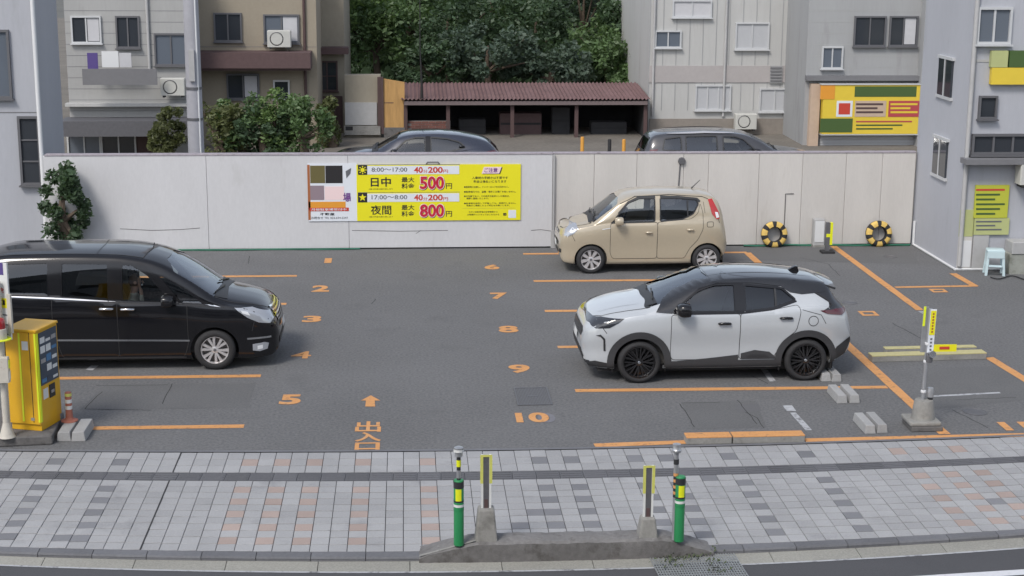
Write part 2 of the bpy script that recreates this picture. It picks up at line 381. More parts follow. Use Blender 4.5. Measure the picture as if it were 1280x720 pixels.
# ---- pavement with its tiles
walk = struct(ribbon(lambda x: Yk(x), lambda x: Ytop(x)+.01, -60, 60, -.022, 120).build('pavement', 'bed'))
TW = .2075; X0 = G(551, 686).x      # a joint between two columns, bottom row
ncol = 0; tiles = []
tm = {}
for m_ in ('tile_light', 'tile_grey', 'tile_orange'):
    tm[m_] = MB().box(-.5, -.5, -.02, .5, .5, 0).mesh('tile', m_)
def chamf(m_):
    c = .02; mb = MB(); vs = [(-.5,-.5,-.02),(.5,-.5,-.02),(.5,.5,-.02),(-.5,.5,-.02),(-.5,-.5,-.004),(.5,-.5,-.004),(.5,.5,-.004),(-.5,.5,-.004),(-.5+c,-.5+c,0),(.5-c,-.5+c,0),(.5-c,.5-c,0),(-.5+c,.5-c,0)]
    return mb.add(vs, [(8,9,10,11)]+[(i,(i+1)%4,(i+1)%4+4,i+4) for i in range(4)]+[(i+4,(i+1)%4+4,(i+1)%4+8,i+8) for i in range(4)]).mesh('tile', m_)
tm = {m_: chamf(m_) for m_ in tm}
def colx(px, py): return math.floor((G(px, py).x-X0)/TW)
greys = {colx(a, b) for a, b in ((8,669),(110,672),(749,672),(701,674),(835,669),(886,666),(972,663),(1076,658), (47,669))}-{colx(47,669)}
oranges = {colx(a, b) for a, b in ((284,675),(327,675),(373,675),(440,675),(528,676),(1205,650),(1250,648),(1296,645))}
rows = []                           # (y-low fn, y-high fn)
def lerpf(fa, fb, t): return lambda x: fa(x)+(fb(x)-fa(x))*t
NM, NT = 11, 3
for i in range(NM): rows.append((lerpf(Yb, Yt1, i/NM), lerpf(Yb, Yt1, (i+1)/NM), i, 0))
for i in range(NT): rows.append((lerpf(Yt0, Ytop, i/NT), lerpf(Yt0, Ytop, (i+1)/NT), i, 1))
rest = {m_: MB() for m_ in tm}; npart = 0
c0, c1 = math.floor((-5.6-X0)/TW), math.ceil((8.7-X0)/TW)
random.seed(3)
for (ya, yb, i, zone) in rows:
    for c in range(c0-22, c1+30):
        xa = X0+c*TW; xc = xa+TW/2; A, B = ya(xc), yb(xc)
        m_ = 'tile_light'
        pick = (i % 2 == 1) if zone == 0 else (i == 1)
        if pick and c in greys: m_ = 'tile_grey'
        if pick and c in oranges: m_ = 'tile_orange'
        if zone == 0 and random.random() < .012: m_ = 'tile_grey'
        lim = 70 if False else 1
        xpx_in = -5.05+(.30*(18.0-A) if A < 18 else 0) < xc
        vis = (A*(-.262)-.12 < xc < A*.405+.25)
        dz = random.uniform(-.0018, .0018)
        if vis and npart < 300 and zone == 0 and i < 5:
            o = bpy.data.objects.new('tile', tm[m_]); COL.objects.link(o); o.parent = walk; npart += 1
            o.location = (xc, (A+B)/2, dz); o.scale = (TW-.007, (B-A)-.016, 1); o.rotation_euler = (random.uniform(-.004,.004), random.uniform(-.004,.004), 0)
        else:
            r = rest[m_]; hx = TW/2-.0035; sl_ = (ya(xc+.1)-ya(xc-.1))/.2
            vs = []
            for (z_, e) in ((-.02, 0), (dz-.003, 0), (dz, .004)):
                for sx, yy in ((-1, A+.008+e), (1, A+.008+e), (1, B-.008-e), (-1, B-.008-e)):
                    xx = sx*(hx-e); vs.append((xc+xx, yy+xx*sl_, z_))
            r.add(vs, [(8,9,10,11)]+[(j,(j+1)%4,(j+1)%4+4,j+4) for j in range(4)]+[(j+4,(j+1)%4+4,(j+1)%4+8,j+8) for j in range(4)])
for m_, r in rest.items():
    stuff(r.build('tile_field', m_, walk))
xj = X0+round((G(180,685).x-X0)/TW)*TW
MB().box(xj-.009, Yb(xj)+.01, -.015, xj+.009, Yt1(xj)-.005, .003).build('expansion_joint', 'dark_gap', walk); MB().box(xj-.009, Yt0(xj)+.005, -.015, xj+.009, Ytop(xj)-.005, .003).build('expansion_joint', 'dark_gap', walk)
# tactile strip: ribbed guide tiles
TL = .30; x = -8.0; k = 0
while x < 12:
    xc = x+TL/2; A, B = Yt1(xc)+.004, Yt0(xc)-.004; s_ = (Yt0(xc+.1)-Yt0(xc-.1))/.2; mb = MB(); w = B-A
    mb.prism([(-TL/2+.003, -w/2), (TL/2-.003, -w/2), (TL/2-.003, w/2), (-TL/2+.003, w/2)], 'z', -.02, -.002)
    for j in range(4):
        y = -w/2+w*(j+.5)/4; mb.box(-TL/2+.02, y-w*.06, -.003, TL/2-.02, y+w*.06, .004)
    o = mb.build('tactile_tile', 'tactile', walk, (xc, (A+B)/2, random.uniform(-.001,.001)), math.atan(s_)); x += TL; k += 1
# kerb stones
kb = struct(ribbon(lambda x: Yk(x)+.012, lambda x: Yb(x), XA, XB, -.05).build('kerb', 'bed'))
KL = .6; off = G(48.8, 688).x % KL; x = math.floor(XA/KL)*KL+off
while x < XB:
    a, b = x+.004, x+KL-.004
    mb = MB(); ch = .015
    ring = lambda t: [(t, Yk(t), -.075), (t, Yk(t)+.004, -.02), (t, Yk(t)+ch+.004, -.002), (t, Yb(t)-.004, 0), (t, Yb(t)-.004, -.075)]
    vs = ring(a)+ring(b); mb.add(vs, [(i, i+1, i+6, i+5) for i in range(4)]+[(0,1,2,3,4), (9,8,7,6,5)])
    mb.build('kerb_stone', 'kerb', kb); x += KL
# ---- parking lot sheet
lot = MB()
n = 60
for i in range(n):
    a = XA+(26-XA)*i/n; b = XA+(26-XA)*(i+1)/n
    lot.quad((a, Ytop(a)+.06, 0), (b, Ytop(b)+.06, 0), (b, 36, 0), (a, 36, 0))
lot = struct(lot.build('parking_lot', 'asphalt'))
# concrete border strip between the asphalt and the tiles
bd = struct(ribbon(lambda x: Ytop(x), lambda x: Ytop(x)+.075, XA, XB, .006).build('border_strip', 'kerb'))
def pline(x0, y0, x1, y1, w, m='orange_paint', z=.004, name='painted_line', wob=.004):
    a, b = Vector((x0,y0,0)), Vector((x1,y1,0)); d = (b-a); L_ = d.length; d.normalize(); nn = Vector((-d.y, d.x, 0)); k = max(2, int(L_/.25)); mb = MB(); L1, R1 = [], []
    for i in range(k+1):
        p = a+d*(L_*i/k); e1, e2 = random.uniform(-wob, wob), random.uniform(-wob, wob); L1.append(p+nn*(w/2+e1)); R1.append(p-nn*(w/2+e2))
    vs = [(v.x, v.y, z) for v in L1+R1]; mb.add(vs, [(i, i+1, k+2+i, k+1+i) for i in range(k)])
    return mb.build(name, m, lot)
def pl_px(p0, p1, w, **kw): a, b = G(*p0), G(*p1); return pline(a.x, a.y, b.x, b.y, w, **kw)
BR, BW = 20.07, 2.5; XBK = 7.28
for i, (lx, ly) in enumerate([(719,488.5),(697,434),(681,389),(667,351.5),(654,317.5)]):
    p = G(lx, ly); q = G(1113, 484) if i == 0 else Vector((XBK, p.y-.02, 0))
    pline(p.x, p.y, q.x-.05, q.y if i == 0 else p.y-.02, .15)
pl_px((743,557),(859,552.6), .15); pl_px((1006,550.5),(1290,543.5), .15)
b0, b1 = G(934,316), G(1181,543); pline(b0.x, b0.y, b1.x, b1.y, .16, z=.0055)
pl_px((1041,307.5),(1150,388), .15, z=.0055); pl_px((1151,389),(1161,395), .06, m='white_worn')
pl_px((1119,359.3),(1221,357.5), .13); pl_px((1191,342),(1219,358), .15, z=.0055); pl_px((1236,447),(1290,480), .16, z=.0055)
for (xa, pb) in ((-4.45,(305,533)), (-7.2,(326,470)), (-7.2,None), (-7.2,(358,380)), (-7.2,(371,345))):
    if pb: q = G(*pb)
    else: q = Vector((-2.24, 26.03, 0))
    pline(xa, q.y+.01, q.x, q.y, .15)
for (b, x0, y0, x1, y1) in (('1',405,323,414,329),('2',389,357,411,365),('3',377,395,401,403),('4',363,439.5,388,448.5),('5',348,493.5,375,506),
                            ('6',606,331,625,337),('7',614,366,636,374),('8',624,407.5,649,416),('9',637,456,664,466.5),('10',646,516,688,528.5)):
    text_ground(b, x0, y0, x1, y1, 'orange_paint', lot, bold=.022 if b == '4' else .04)
text_ground('0', 674, 516.5, 696, 528.5, 'grey_digit_paint', lot, z=.0035, bold=.03)  # grey copy of the last digit, just under the orange paint
text_ground('11', 1258, 527.5, 1294, 538.5, 'orange_paint', lot, bold=.05)
text_ground('出', 443.5, 527, 476, 540.5, 'orange_paint', lot, bold=.02, name='painted_letter')
text_ground('入', 443, 540.5, 476, 552.5, 'orange_paint', lot, bold=.03, name='painted_letter')
text_ground('口', 443, 553.5, 474.5, 563.2, 'orange_paint', lot, bold=.03, name='painted_letter')
def ppoly(pts, m, name, z=.005):
    P = [G(a, b) for a, b in pts]; mb = MB(); mb.add([(p.x, p.y, z) for p in P], [tuple(range(len(P)))]); return mb.build(name, m, lot)
ppoly([(463.5,494.5),(475.5,501),(468.5,501),(469,508.5),(456.5,508.5),(457.5,501),(451,501)], 'orange_paint', 'painted_arrow')
for (cx, cy, w, h) in ((1085.5,392,14,6),(1173,363.5,13,4.5)):           # bay numbers seen side-on
    a, b = G(cx-w/2, cy+h/2), G(cx+w/2, cy-h/2); mb = MB(); t = .06
    for (x0,y0,x1,y1) in ((a.x,a.y,b.x,a.y+t*1.6),(a.x,b.y-t*1.6,b.x,b.y),(a.x,a.y+t*1.6,a.x+t,b.y-t*1.6),(b.x-t,a.y+t*1.6,b.x,b.y-t*1.6)): mb.quad((x0,y0,.005),(x1,y0,.005),(x1,y1,.005),(x0,y1,.005))
    mb.build('painted_number', 'orange_paint', lot)
# worn white marks, asphalt repairs, cracks
for p0, p1, w in (((951,457),(966,477),.10), ((984,507),(989.5,514),.14), ((991,516),(1011,538),.09), ((1165,495.5),(1250,491),.07), ((111,463),(119,457),.12), ((1148,389),(1158,394),.05), ((845,341),(852,346),.08)):
    pl_px(p0, p1, w, m='white_worn', name='worn_mark')
for q in ([(852,503),(945,501),(958,534),(866,537)], [(918,505),(948,505),(952,514),(922,516)], [(132,481),(320,479),(310,510),(100,512)], [(1155,460),(1250,458),(1280,478),(1280,500),(1160,512)], [(770,300),(1130,300),(1150,330),(770,322)]):
    ppoly(q, 'asphalt_patch' if q[0][0] != 918 else 'worn_asphalt', 'asphalt_repair', z=.002 if q[0][0] != 918 else .0026)
def crack(pts, w=.015, m='crack'):
    P = [G(a, b) for a, b in pts]; Q = []
    for a, b in zip(P[:-1], P[1:]):
        k = max(1, int((b-a).length/.15))
        for i in range(k): p = a+(b-a)*i/k; Q.append((p.x+random.uniform(-.012,.012), p.y+random.uniform(-.02,.02)))
    Q.append((P[-1].x, P[-1].y)); mb = MB()
    for (a, b) in zip(Q[:-1], Q[1:]):
        d = Vector((b[0]-a[0], b[1]-a[1])).normalized(); nx, ny = -d.y*w/2, d.x*w/2
        mb.quad((a[0]+nx,a[1]+ny,.003),(b[0]+nx,b[1]+ny,.003),(b[0]-nx,b[1]-ny,.003),(a[0]-nx,a[1]-ny,.003))
    mb.build('crack', m, lot)
for c in ([(127,490),(105,512),(190,513)], [(120,482),(210,481)], [(216,480),(203,505)], [(850,505),(868,534)], [(922,500),(946,530)], [(930,515),(945,522),(955,535)], [(852,504),(900,503)],
          [(1195,500),(1270,497)], [(1190,512),(1235,535)], [(762,368),(770,376)], [(940,470),(960,480)], [(310,330),(312,320)], [(465,380),(470,374)], [(1115,404),(1165,430),(1190,450)],
          [(860,355),(885,362)], [(1000,322),(1035,330),(1050,345)]):
    crack(c, .011)
# square drain cover in the aisle and small round covers
a, b = G(647,507), G(691,484.5); gx0, gx1, gy0, gy1 = a.x, G(691,507).x, a.y, b.y
gr = MB().box(gx0, gy0, -.02, gx1, gy1, .003).build('drain_cover', 'asphalt_patch', lot)
fr = MB()
for (x0,y0,x1,y1) in ((gx0,gy0,gx1,gy0+.03),(gx0,gy1-.03,gx1,gy1),(gx0,gy0+.03,gx0+.025,gy1-.03),(gx1-.025,gy0+.03,gx1,gy1-.03)): fr.box(x0,y0,0,x1,y1,.012)
nb = 20
for i in range(nb): x = gx0+.03+(gx1-gx0-.06)*(i+.5)/nb; fr.box(x-.007, gy0+.03, 0, x+.007, gy1-.03, .008)
fr.box((gx0+gx1)/2-.07, (gy0+gy1)/2-.03, 0, (gx0+gx1)/2+.07, (gy0+gy1)/2+.03, .010)
fr.build('grating', 'steel_dark', gr)
for (px, py, r) in ((1062,378.5,.14),(1113,321,.14),(1219,515,.17)):
    p = G(px, py); MB().lathe([(0,.006),(r*.8,.006),(r*.82,.003),(r*.9,.003),(r*.92,.007),(r,.007),(r,0)], 24).build('round_cover', 'steel_dark', lot, p, smooth=30)
# rear yard ground
struct(MB().quad((-40,36,.0),(60,36,.0),(60,120,.0),(-40,120,.0)).build('rear_yard', 'rear_ground'))
# steel grating over the roadside drain
a, b, c, d = G(811,696,ZR), G(916,692,ZR), G(934,724,ZR), G(818,724,ZR)
g = thing('drain_grate', 'galvanised steel grid drain grate with weeds beside the concrete kerb block', 'grate', (a.x, a.y, ZR))
mb = MB(); W_ = (b-a).length; H_ = 1.0; u = (b-a).normalized(); v = Vector((-u.y, u.x, 0))*-1
def gp(s, t, z): p = u*s+v*t; return (p.x, p.y, z)
mb.add([gp(0,0,.006), gp(W_,0,.006), gp(W_,H_,.006), gp(0,H_,.006)], [(0,1,2,3)]); mb.build('pit', 'dark_gap', g)
nb = 32
for i in range(nb+1):
    s = W_*i/nb; MB().add([gp(s-.006,0,.008),gp(s+.006,0,.008),gp(s+.006,H_,.008),gp(s-.006,H_,.008),gp(s-.004,0,.022),gp(s+.004,0,.022),gp(s+.004,H_,.022),gp(s-.004,H_,.022)],[(4,5,6,7),(0,1,5,4),(1,2,6,5),(2,3,7,6),(3,0,4,7)]).build('bar', 'steel_grate', g)
for j in range(17):
    t = H_*j/16; MB().add([gp(0,t-.006,.008),gp(W_,t-.006,.008),gp(W_,t+.006,.008),gp(0,t+.006,.008),gp(0,t-.004,.020),gp(W_,t-.004,.020),gp(W_,t+.004,.020),gp(0,t+.004,.020)],[(4,5,6,7),(0,1,5,4),(1,2,6,5),(2,3,7,6),(3,0,4,7)]).build('cross_bar', 'steel_grate', g)
wd = MB(); random.seed(5)
for (px, py, n_, sp_) in ((838,702,60,.12),(852,699,40,.10),(868,697,30,.1),(893,708,16,.05),(895,716,20,.06),(885,694,26,.1),(840,695,20,.06)):
    p = G(px, py, ZR)
    for _ in range(n_):
        cx, cy = p.x+random.gauss(0, sp_), p.y+random.gauss(0, sp_*.8); a_ = random.random()*6.28; l_ = random.uniform(.02,.05); z_ = ZR+.022+random.random()*.05
        wd.add([(cx,cy,z_-.02),(cx+l_*cos(a_),cy+l_*sin(a_),z_),(cx+l_*cos(a_+.7)*.8,cy+l_*sin(a_+.7)*.8,z_+.01)], [(0,1,2)])
o = wd.build('weeds', 'weed'); stuff(o); tag(o, 'small green weeds growing through the drain grate', 'weeds')
# ================================================================== walls and signs on them
YW = 33.4; ZW = 2.03
wl = thing('boundary_wall', 'long white painted concrete wall behind the parking bays carrying the yellow price board', 'wall', (2, YW, 0))
def wpanel(px0, px1, m, proud, name='wall_panel', z0=.03, z1=ZW, gap=.006):
    xa, xb = GY(px0, 260, YW).x, GY(px1, 260, YW).x
    MB().box(xa+gap/2-2, -proud, z0, xb-gap/2-2, .14, z1).build(name, m, wl, bevel=.006)
    return xa, xb
edges = [58, 260, 436, 690]
for a, b in zip(edges[:-1], edges[1:]): wpanel(a, b, 'wall_white', .05)
edges = [691.5, 742, 795, 853, 884, 947, 1001, 1055, 1100, 1141]
for a, b in zip(edges[:-1], edges[1:]): wpanel(a, b, 'wall_beige', .0)
xa, xb = GY(60,260,YW).x, GY(690,260,YW).x; xc = GY(1141,260,YW).x
MB().box(xa-2, -.02, 0, xb-2, .12, .05).build('base_gap', 'dark_gap', wl)
MB().box(xb-2+.01, .03, 0, xc-2, .12, .05).build('base_gap', 'dark_gap', wl)
MB().box(xa-2, -.062, ZW, xb-2, .15, ZW+.03, .006).build('coping', 'wall_cap', wl)
MB().box(xb-2+.01, -.012, ZW, xc-2, .15, ZW+.03, .006).build('coping', 'wall_cap', wl)
# pier foot at the step, bracket, cable and fittings
p = GY(691, 300, YW); MB().box(p.x-.018-2, -.07, 0, p.x+.018-2, 0, ZW-.01).build('joint_strip', 'panel_grey', wl)
MB().box(p.x-.05-2, -.06, 0, p.x+.12-2, .0, .38).build('pier_foot', 'panel_grey', wl, bevel=.005)
p = GY(541, 203, YW); MB().tube([(p.x-.14-2,-.055,p.z-.03),(p.x-.11-2,-.10,p.z+.02),(p.x+.11-2,-.10,p.z+.02),(p.x+.14-2,-.055,p.z-.03)], .014, 6).build('bracket', 'steel_dark', wl)
p = GY(852, 201, YW); MB().lathe([(0,-.06),(.07,-.06),(.08,-.03),(.08,.01)], 16, 'y', (p.x-2,0,p.z)).build('cable_box', 'steel_dark', wl, smooth=40)
q = GY(851, 240, YW); MB().tube([(p.x-2-.03,-.015,p.z),(p.x-2-.05,-.012,p.z-.5),(q.x-2-.04,-.012,.4)], .014, 6).build('cable', 'steel_dark', wl)
p = GY(992, 242, YW); q = GY(981, 262, YW); MB().tube([(p.x-2,-.01,p.z),(q.x-2,-.01,p.z),(q.x-2,-.01,q.z-.35)], .010, 5).build('cable', 'concrete_dark', wl)
p = GY(1008, 285, YW)
# hairline cracks on the wall face
def wcrack(pts, proud):
    P = [GY(a, b, YW-proud-.003) for a, b in pts]; mb = MB()
    for a, b in zip(P[:-1], P[1:]):
        w = .006; mb.quad((a.x-2,-proud-.003,a.z-w),(b.x-2,-proud-.003,b.z-w),(b.x-2,-proud-.003,b.z+w),(a.x-2,-proud-.003,a.z+w))
    mb.build('wall_crack', 'concrete_dark', wl)
wcrack([(440,288),(500,289),(560,288)], .05); wcrack([(664,288),(676,287),(690,289)], .05); wcrack([(150,286),(190,288),(225,287),(250,285)], .05); wcrack([(575,226),(590,224)], .05); wcrack([(520,292),(526,288)], .05)
# hoses along the wall foot
h = MB().tube([(GY(px, 300, YW-.12).x, YW-.10-.04*sin(px*.03), .025+.006*sin(px*.11)) for px in range(930, 1142, 8)], .022, 6).build('garden_hose', 'hose_green', smooth=60)
tag(h, 'green hose lying along the foot of the white wall behind the painted tyres', 'hose')
h = MB().tube([(GY(px, 305, YW-.12).x, YW-.10-.02*sin(px*.05), .02) for px in range(150, 452, 10)], .018, 6).build('cable_hose', 'hose_green', smooth=60)
tag(h, 'thin green hose along the wall foot behind the black minivan', 'hose')
# ---- price board
SY = YW-.055
def wrect(px0, py0, px1, py1, Y, m, par, name, t=.006):
    a, b = GY(px0, py1, Y), GY(px1, py0, Y); o = par.location
    return MB().box(a.x-o.x, Y-t-o.y, a.z-o.z, b.x-o.x, Y-o.y, b.z-o.z).build(name, m, par)
c = GY(549, 276, SY)
ps = thing('price_board', 'yellow parking price board with 500 yen and 800 yen rates on the white wall', 'sign', (c.x, SY, c.z))
wrect(446.5,205,651,276, SY-.002, 'sign_yellow', ps, 'board', .02); SB = SY-.022
for k, (y0, y1, tx) in enumerate(((207,218,'8:00～17:00'),(241.5,252.5,'17:00～8:00'))):
    wrect(459,y0,574,y1, SB, 'sign_white', ps, 'time_strip', .004); wrect(447.5,y0-.5,459,y1+.5, SB, 'sign_black', ps, 'icon_tile', .004)
    text_wall(tx, 464.5,y0+2.3,509,y1-3.2, SB-.006, 'sign_grey', ps, .012)
    for (t_, a0, a1, dy) in (('40',517.5,528.5,0),('分',529,534.5,3.5),('200',535,553.5,0),('円',554,560,3.5)):
        text_wall(t_, a0,y0+1.6+dy,a1,y1-1.8, SB-.006, 'sign_redorange', ps, .03 if dy == 0 else .01)
    wrect(447,y0-1.7,575,y0-.6, SB, 'sign_grey', ps, 'strip_shadow', .003)
def disc(px, py, r, Y, m, par, name, n=20, star=None):
    c = GY(px, py, Y); o = par.location; mb = MB(); pts = []
    for i in range(n):
        rr = r if star is None else (r if i % 2 == 0 else r*star); a = pi/2+2*pi*i/n; pts.append((c.x-o.x+rr*cos(a), c.z-o.z+rr*sin(a)))
    mb.prism(pts, 'y', Y-.002-o.y, Y-o.y); return mb.build(name, m, par)
disc(453.2,212.5,.045, SB-.006, 'sign_yellow', ps, 'sun_icon')
for i in range(8):
    a = 2*pi*i/8; c = GY(453.2,212.5,SB-.006); o = ps.location; mb = MB()
    p0 = (c.x-o.x+.058*cos(a), c.z-o.z+.058*sin(a)); p1 = (c.x-o.x+.085*cos(a), c.z-o.z+.085*sin(a)); nx, nz = -sin(a)*.011, cos(a)*.011
    mb.prism([(p0[0]+nx,p0[1]+nz),(p1[0]+nx,p1[1]+nz),(p1[0]-nx,p1[1]-nz),(p0[0]-nx,p0[1]-nz)], 'y', SB-.008-o.y, SB-.006-o.y).build('sun_ray', 'sign_yellow', ps)
disc(453.2,247,.085, SB-.006, 'sign_yellow', ps, 'star_icon', 10, .42)
text_wall('日中', 463.5,221.5,488.5,233.5, SB-.003, 'sign_black', ps, .02); text_wall('夜間', 463.5,256.5,489,268.5, SB-.003, 'sign_black', ps, .012)
for y in (221.3, 256): 
    text_wall('最大', 502,y,518,y+6.6, SB-.003, 'sign_black', ps, .014); text_wall('料金', 502,y+7.7,518,y+14.8, SB-.003, 'sign_black', ps, .014)
    text_wall('※最大料金は繰り返しあり', 461,y+14,491,y+15.9, SB-.003, 'sign_black', ps, 0)
for t_, y in (('500', 220.5), ('800', 255.3)):
    for (bd_, m_, dy, grow) in ((.05,'sign_black',.7,.9),(.05,'sign_pink',0,.9),(.028,'sign_red',-.0,0)):
        text_wall(t_, 525-grow+dy*.8,y-grow*.9+dy,555+grow+dy*.8,y+16+grow*.9+dy, SB-.003-.002*({'sign_black':0,'sign_pink':1,'sign_red':2}[m_]), m_, ps, bd_)
    text_wall('円', 557.5,y+8.5,565,y+15.5, SB-.003, 'sign_black', ps, .012)
# notice half of the board
c0, c1 = GY(602,217,SB), GY(627,208.5,SB); o = ps.location
for (dx, m_, yy) in ((.02,'sign_black',0),(0,'sign_pink',.002)):
    MB().prism([(c0.x-o.x+dx,c0.z-o.z-dx*.6),(c1.x-o.x-.05+dx,c0.z-o.z-dx*.6),(c1.x-o.x+dx,c1.z-o.z-dx*.6),(c0.x-o.x+.05+dx,c1.z-o.z-dx*.6)], 'y', SB-.004-yy-o.y, SB-yy-o.y).build('heading_plate', m_, ps)
text_wall('ご注意', 605.5,209.8,622,215.6, SB-.009, 'sign_purple', ps, .015)
for (t_, a0, y0, a1, y1) in (('入庫時の手続きは不要です',590,220.5,635,224),('料金は後払いになります',592,225,633,228.6),
    ('●精算時に出庫し、ナンバーロックをお忘れなく。',580,232.3,636,235),('●駐車場内での、盗難・事故には責任を負いません。',580,238.3,645,241),
    ('●お出庫でない、その他不正駐車とした場合は、',580,243.8,637,246.4),('通報に連絡いたします。',583,246.8,611,249.2),
    ('●駐車券を紛失して移動しても、再発行しません。',580,252.8,645,255.3),('係員がご確認した上で対応をお願いします。',583,255.7,637,258),
    ('ただいま駐車場の空車情報から',586,263.8,622,266),('24時間サイトマップはこちらから',584,267,624,269.4),('➡',629,266.3,633,269.5)):
    text_wall(t_, a0,y0,a1,y1, SB-.003, 'sign_black', ps, .008)
wrect(578,260,645,260.5, SB, 'sign_grey', ps, 'rule', .002); wrect(635.5,262.5,645,272.5, SB, 'sign_white', ps, 'code_patch', .003)
# ---- white agency board beside it
c = GY(412, 276, SY); ab = thing('agency_board', 'white notice board with orange strip and telephone number left of the price board', 'sign', (c.x, SY, c.z))
wrect(386,204,446,276.5, SY-.002, 'sign_white', ab, 'board', .016); SB = SY-.018
wrect(385.5,206,387,275, SB, 'sign_brown', ab, 'edge', .003); wrect(386,252,432,263, SB, 'sign_orange', ab, 'orange_strip', .003); wrect(387,259.5,436,264, SB-.003, 'sign_redorange', ab, 'red_strip', .003)
wrect(388,207,406,229, SB, 'sign_olive', ab, 'photo_patch', .003); wrect(407,207,428,229, SB, 'sign_black', ab, 'photo_patch', .003); wrect(388,232,405,250, SB, 'sign_mauve', ab, 'heading_patch', .003); wrect(406,233,430,250, SB, 'sign_pink', ab, 'heading_patch', .003)
text_wall('月極駐車場受付中', 389,260.2,433,263.4, SB-.008, 'sign_white', ab, .01)
text_wall('不動産', 400,266,418,269.5, SB-.003, 'sign_black', ab, .02); text_wall('お問合せ TEL 023-634-2247', 389,270.5,435,274, SB-.003, 'sign_grey', ab, .008)
MB().prism([(GY(432,214,SB).x-c.x,GY(432,214,SB).z-c.z),(GY(439,210,SB).x-c.x,GY(439,210,SB).z-c.z),(GY(438,217,SB).x-c.x,GY(438,217,SB).z-c.z),(GY(433,223,SB).x-c.x,GY(433,223,SB).z-c.z)], 'y', -.022, -.018).build('map_icon', 'sign_grey', ab)
text_wall('場', 429,241,438.5,252.5, SB-.006, 'sign_purple', ab, .02)
# ================================================================== tyres leaning on the wall
def wall_tyre(px, py, label):
    p = G(px, py); R = .28
    t = thing('painted_tyre', label, 'tyre', (p.x, YW-.13, 0))
    prof = [(.155,-.07),(.165,-.085),(.225,-.09),(.262,-.075),(R,-.05),(R,.05),(.262,.075),(.225,.09),(.165,.085),(.155,.07),(.16,-.0),(.155,-.07)]
    o = MB().lathe(prof, 48, 'y', cap=False).build('casing', 'tyre', t, (0,0,R), smooth=50); o.rotation_euler = (RAD(-7),0,0)
    for k in range(7):
        a = 2*pi*k/7+.25; mb = MB(); da = .27; vs = []
        pr = [(.168,-.089),(.225,-.094),(.264,-.079),(R+.004,-.052),(R+.004,-.01)]
        for j in range(7):
            b = a-da+2*da*j/6; vs += [(r*cos(b), h, r*sin(b)) for r, h in pr]
        mb.add(vs, [(j*5+i, j*5+i+1, (j+1)*5+i+1, (j+1)*5+i) for j in range(6) for i in range(4)])
        mb.build('yellow_patch', 'tyre_yellow', o, smooth=50)
wall_tyre(965, 307, 'black tyre with yellow painted patches leaning on the wall right of the beige hatchback')
wall_tyre(1097, 307.5, 'black tyre with yellow painted patches on the wall near the corner')
# grey cabinet and yellow-black post at the wall
p = G(1023, 309)
t = thing('meter_cabinet', 'small pale grey steel cabinet standing against the white wall beside the striped post', 'cabinet', (p.x, YW-.12, 0))
MB().box(-.12,-.10,.05,.12,.10,.62,.01).build('housing', 'panel_grey', t); MB().box(-.10,-.108,.12,.10,-.100,.58).build('door', 'pvc_white', t); MB().box(-.13,-.11,0,.13,.11,.05).build('plinth', 'concrete', t)
p = G(1034, 316)
t = thing('guard_post', 'short black and yellow guard post on a square foot by the wall', 'post', (p.x, p.y, 0))
MB().box(-.14,-.12,0,.14,.12,.05,.01).build('foot', 'black_rubber', t); MB().box(-.05,-.05,.05,.03,.05,.66).build('stem', 'steel_dark', t); MB().box(.03,-.052,.18,.085,.04,.66).build('reflector', 'reflect_yellow', t); MB().box(-.052,-.054,.35,.032,-.051,.42).build('band', 'reflect_yellow', t)
# ================================================================== wheel stops, blocks
def stop_pair(pxs, label, rz=0, Lb=.60, wb=.12, hb=.10, gap=.17):
    c = G(*pxs); g = thing('wheel_stop', label, 'wheel stop', (c.x, c.y, 0), rz)
    return g
def stop(px, py, label, grp=None, Lb=.60, wb=.155, hb=.12, m='concrete_block', rz=0, pos=None):
    c = G(px, py) if pos is None else pos; t = thing('wheel_stop', label, 'wheel stop', (c.x, c.y, 0), rz, grp)
    mb = MB(); w0, w1 = wb/2, wb/2-.018
    mb.add([(-w0,0,0),(w0,0,0),(w0,Lb,0),(-w0,Lb,0),(-w1,.012,hb),(w1,.012,hb),(w1,Lb-.012,hb),(-w1,Lb-.012,hb)], [(0,3,2,1),(4,5,6,7),(0,1,5,4),(1,2,6,5),(2,3,7,6),(3,0,4,7)])
    mb.build('block', m, t, bevel=.008)
    return t
lab = {0: 'concrete wheel stop touching the rear tyre of the white crossover', 1: 'concrete wheel stop across the orange line beside the white crossover', 2: 'concrete wheel stop in the empty bay marked 10'}
for k, (a, b, Lb) in enumerate((((1033,477),(1046,477.5),.55), ((1053,504.5),(1068.5,504),.60), ((1088,542.5),(1103,541.5),.62))):
    stop(*a, lab[k]+', left of the pair', 'concrete wheel stops', Lb); stop(*b, lab[k]+', right of the pair', 'concrete wheel stops', Lb)
t1 = stop(80, 552, 'concrete block left of the pair under the red delineator post', 'blocks under the delineator', .62, .19, .13); t2 = stop(98, 552, 'concrete block right of the pair under the red delineator post', 'blocks under the delineator', .62, .19, .13)
# delineator post standing on the blocks
p = G(87, 526, .13)
t = thing('delineator_post', 'faded red rubber delineator post with white and yellow bands on two concrete blocks', 'delineator', (p.x, p.y, .13))
MB().lathe([(.115,0),(.115,.012),(.06,.03),(.052,.05),(.05,.05)], 24).build('base', 'cone_red', t, smooth=40)
MB().lathe([(.05,.03),(.045,.15),(.042,.40),(.036,.41),(0,.415)], 20).build('tube', 'cone_red', t, smooth=40)
for (z0, z1, m_) in ((.17,.22,'sticker_white'),(.26,.31,'sticker_white'),(.355,.395,'edge_yellow')): MB().lathe([(.0465,z0),(.0455,z1)], 20, cap=False).build('band', m_, t, smooth=40)
